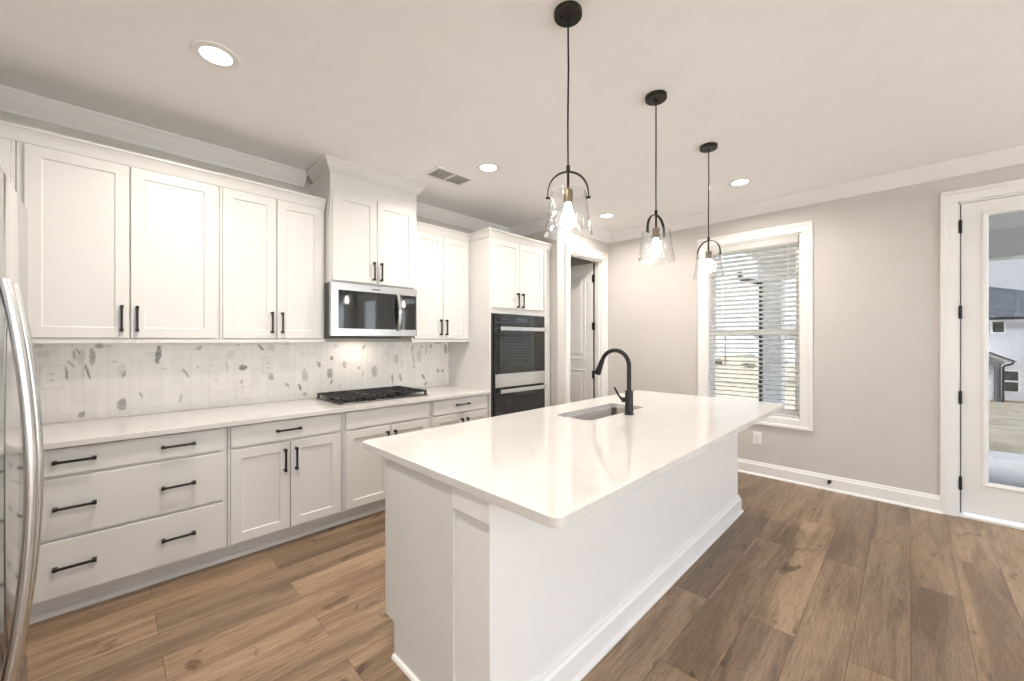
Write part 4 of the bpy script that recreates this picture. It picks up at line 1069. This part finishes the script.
# door stop on the baseboard
o = empty('door_stop', (-0.519, WY - 0.017, 0.081), 'small black door stop on the baseboard left of the patio door', 'door stop')
b = MB(); b.tube([(-0.519, WY - 0.0165, 0.081), (-0.519, WY - 0.024, 0.081)], 0.015, 14); b.build('mount', M['black'], o, smooth=40)
b = MB(); b.tube([(-0.519, WY - 0.023, 0.081), (-0.519, WY - 0.075, 0.081)], 0.006, 12); b.build('stem', M['black'], o, smooth=40)
b = MB(); b.tube([(-0.519, WY - 0.074, 0.081), (-0.519, WY - 0.090, 0.081)], 0.010, 12); b.build('bumper', M['rubber'], o, smooth=40)

# ================================================================== CEILING: vent, downlights, pendants
o = empty('ceiling_vent', (-2.79, 2.055, CEIL), 'white rectangular ceiling vent with two grey louvre fields above the wall counter', 'vent')
FC = fzd(CEIL); vx0, vx1, vy0, vy1 = -2.905, -2.685, 1.865, 2.245
ym = (vy0 + vy1) / 2
b = MB()
for (a, c_, d, e) in ((vx0, vx1, vy0, vy0 + 0.025), (vx0, vx1, vy1 - 0.025, vy1), (vx0, vx0 + 0.025, vy0 + 0.025, vy1 - 0.025), (vx1 - 0.025, vx1, vy0 + 0.025, vy1 - 0.025), (vx0 + 0.025, vx1 - 0.025, ym - 0.011, ym + 0.011)):
    b.box(a, c_, d, e, 0.0005, 0.010, FC)
b.build('frame', M['trim'], o)
MB().box(vx0 + 0.02, vx1 - 0.02, vy0 + 0.02, vy1 - 0.02, 0.0004, 0.0018, FC).build('backing', M['vent_grey'], o)
for (a, c_) in ((vy0 + 0.025, ym - 0.011), (ym + 0.011, vy1 - 0.025)):
    b = MB()
    for q in range(9):
        xx = vx0 + 0.030 + q * 0.0192
        b.loops([[(xx, y, CEIL - 0.002), (xx + 0.012, y, CEIL - 0.010), (xx + 0.0135, y, CEIL - 0.009), (xx + 0.0015, y, CEIL - 0.002)] for y in (a, c_)])
    b.build('louvre', M['trim'], o)

CANS = [(-2.415, 0.374, 'ceiling downlight nearest the refrigerator'), (-2.415, 2.165, 'ceiling downlight beside the ceiling vent'),
        (-2.405, 3.935, 'ceiling downlight in front of the pantry door'), (-1.062, 3.935, 'ceiling downlight past the last pendant, toward the window')]
FILL_CANS = [(-1.06, 0.374), (0.4, -1.6), (2.4, -1.6), (0.4, -3.6), (2.4, -3.6)]  # unseen downlights added to brighten the room
def can_light(x, y, lab, group=None, src=None):
    if src is not None:
        o = copy_tree(src); o.location = (x, y, CEIL)
        o['label'] = lab
        if group: o['group'] = group
    else:
        o = empty('recessed_downlight', (x, y, CEIL), lab, 'ceiling light', group or 'recessed downlights in the kitchen ceiling')
        MB().lathe([(0.100, -0.0005), (0.098, -0.006), (0.070, -0.010), (0.066, -0.008), (0.066, -0.0005)], (x, y, CEIL), 40).build('trim_ring', M['trim'], o, smooth=50)
        MB().lathe([(0.0001, -0.0035), (0.0655, -0.0035)], (x, y, CEIL), 40).build('lens', M['lens'], o, label='glowing lens')
    ld = bpy.data.lights.new('downlight_lamp', 'AREA'); ld.shape = 'DISK'; ld.size = 0.125
    ld.energy = CAN_W; ld.color = WARM; ld.spread = math.radians(160)
    lo = bpy.data.objects.new('downlight_lamp', ld); C.objects.link(lo); lo.location = (x, y, CEIL - 0.012)
    return o
src = None
for x, y, lab in CANS:
    r = can_light(x, y, lab, None, src); src = src or r
for x, y in FILL_CANS: can_light(x, y, 'unseen ceiling downlight added as fill', 'added fill downlights', src)

# pendants: clear glass shade hung from a dark arch
def pendant(x, y, rz, lab, src=None):
    if src is not None:
        o = copy_tree(src); o.location = (x, y, CEIL); o.rotation_euler = (0, 0, rz); o['label'] = lab
        return o
    o = empty('pendant_light', (0, 0, CEIL), lab, 'pendant light', 'glass pendants over the island')
    cz = lambda z: z - CEIL
    T = MB()
    T.lathe([(0.0595, CEIL - 0.0005), (0.0595, CEIL - 0.020), (0.056, CEIL - 0.024)], seg=36, cap0=True, cap1=True); cano = T.build('canopy', M['bronze'], o, smooth=40)
    for s in (-1, 1): MB().lathe([(0.006, CEIL - 0.0242), (0.005, CEIL - 0.029)], (s * 0.030, s * 0.0, 0), 12, cap0=True, cap1=True).build('screw', M['black'], cano)
    MB().lathe([(0.008, CEIL - 0.0242), (0.007, CEIL - 0.040)], (0, 0, 0), 12, cap0=True, cap1=True).build('cord_grip', M['black'], cano)
    b = MB(); b.tube([(0, 0, CEIL - 0.038), (0.002, 0.001, 2.55), (-0.001, 0.0, 2.3), (0, 0, 2.125)], 0.0040, 8); b.build('cord', M['black'], o, smooth=50)
    b = MB(); b.tube([(0, 0, 2.126), (0, 0, 2.100)], 0.0085, 12); b.tube([(0, 0, 2.102), (0, 0, 2.018)], 0.0058, 10); b.build('stem', M['bronze'], o, smooth=50)
    pts = []; ha = 0.0865
    for k in range(27):
        a = PI * k / 26; pts.append((-ha * math.cos(a) * (1.0 if abs(math.cos(a)) < .999 else 1), 0, 1.992 + 0.108 * max(0.0, math.sin(a)) ** 0.80))
    b = MB(); L = []
    for i, p in enumerate(pts):
        p0, p1 = Vector(pts[max(0, i - 1)]), Vector(pts[min(26, i + 1)]); t = (p1 - p0).normalized(); n = Vector((-t.z, 0, t.x))
        L.append([Vector(p) + n * a_ + Vector((0, c_, 0)) for a_, c_ in ((-.0022, -.007), (.0022, -.007), (.0022, .007), (-.0022, .007))])
    b.loops(L); arch = b.build('arch', M['bronze'], o, smooth=40)
    for s in (-1, 1):
        b = MB(); b.tube([(s * 0.078, 0, 1.990), (s * 0.0945, 0, 1.990)], 0.0052, 10); b.build('pin', M['black'], arch, smooth=40)
    MB().lathe([(0.0195, 2.022), (0.0205, 2.019), (0.0205, 1.968), (0.018, 1.966)], (0, 0, 0), 24, cap0=True, cap1=True).build('socket', M['socket'], o, smooth=40)
    bp = [(0.012, 1.967), (0.0135, 1.955), (0.017, 1.944), (0.0215, 1.928), (0.0250, 1.908), (0.0250, 1.895), (0.0215, 1.878), (0.014, 1.867), (0.0005, 1.864)]
    MB().lathe(bp, (0, 0, 0), 20, cap0=True, cap1=True).build('bulb', M['bulb'], o, smooth=60, label='glowing bulb')
    sh = [(0.0770, 2.010), (0.0790, 1.995), (0.0850, 1.945), (0.0925, 1.890), (0.0990, 1.850), (0.1030, 1.832), (0.1010, 1.832), (0.0970, 1.850), (0.0905, 1.890), (0.0830, 1.945), (0.0770, 1.995), (0.0750, 2.010), (0.0770, 2.010)]
    MB().lathe(sh, (0, 0, 0), 48).build('glass_shade', M['shade'], o, smooth=60, label='clear seeded glass shade')
    return o
p1 = pendant(0, 0, 0, 'glass pendant nearest the camera, over the near end of the island')
p1.location = (-1.034, 1.383, CEIL); p1.rotation_euler = (0, 0, YAW - math.radians(3))
pendant(-1.031, 2.214, YAW + math.radians(39), 'middle glass pendant, hung in front of the bare wall', p1)
pendant(-1.027, 3.050, YAW - math.radians(57), 'glass pendant in front of the window blind', p1)
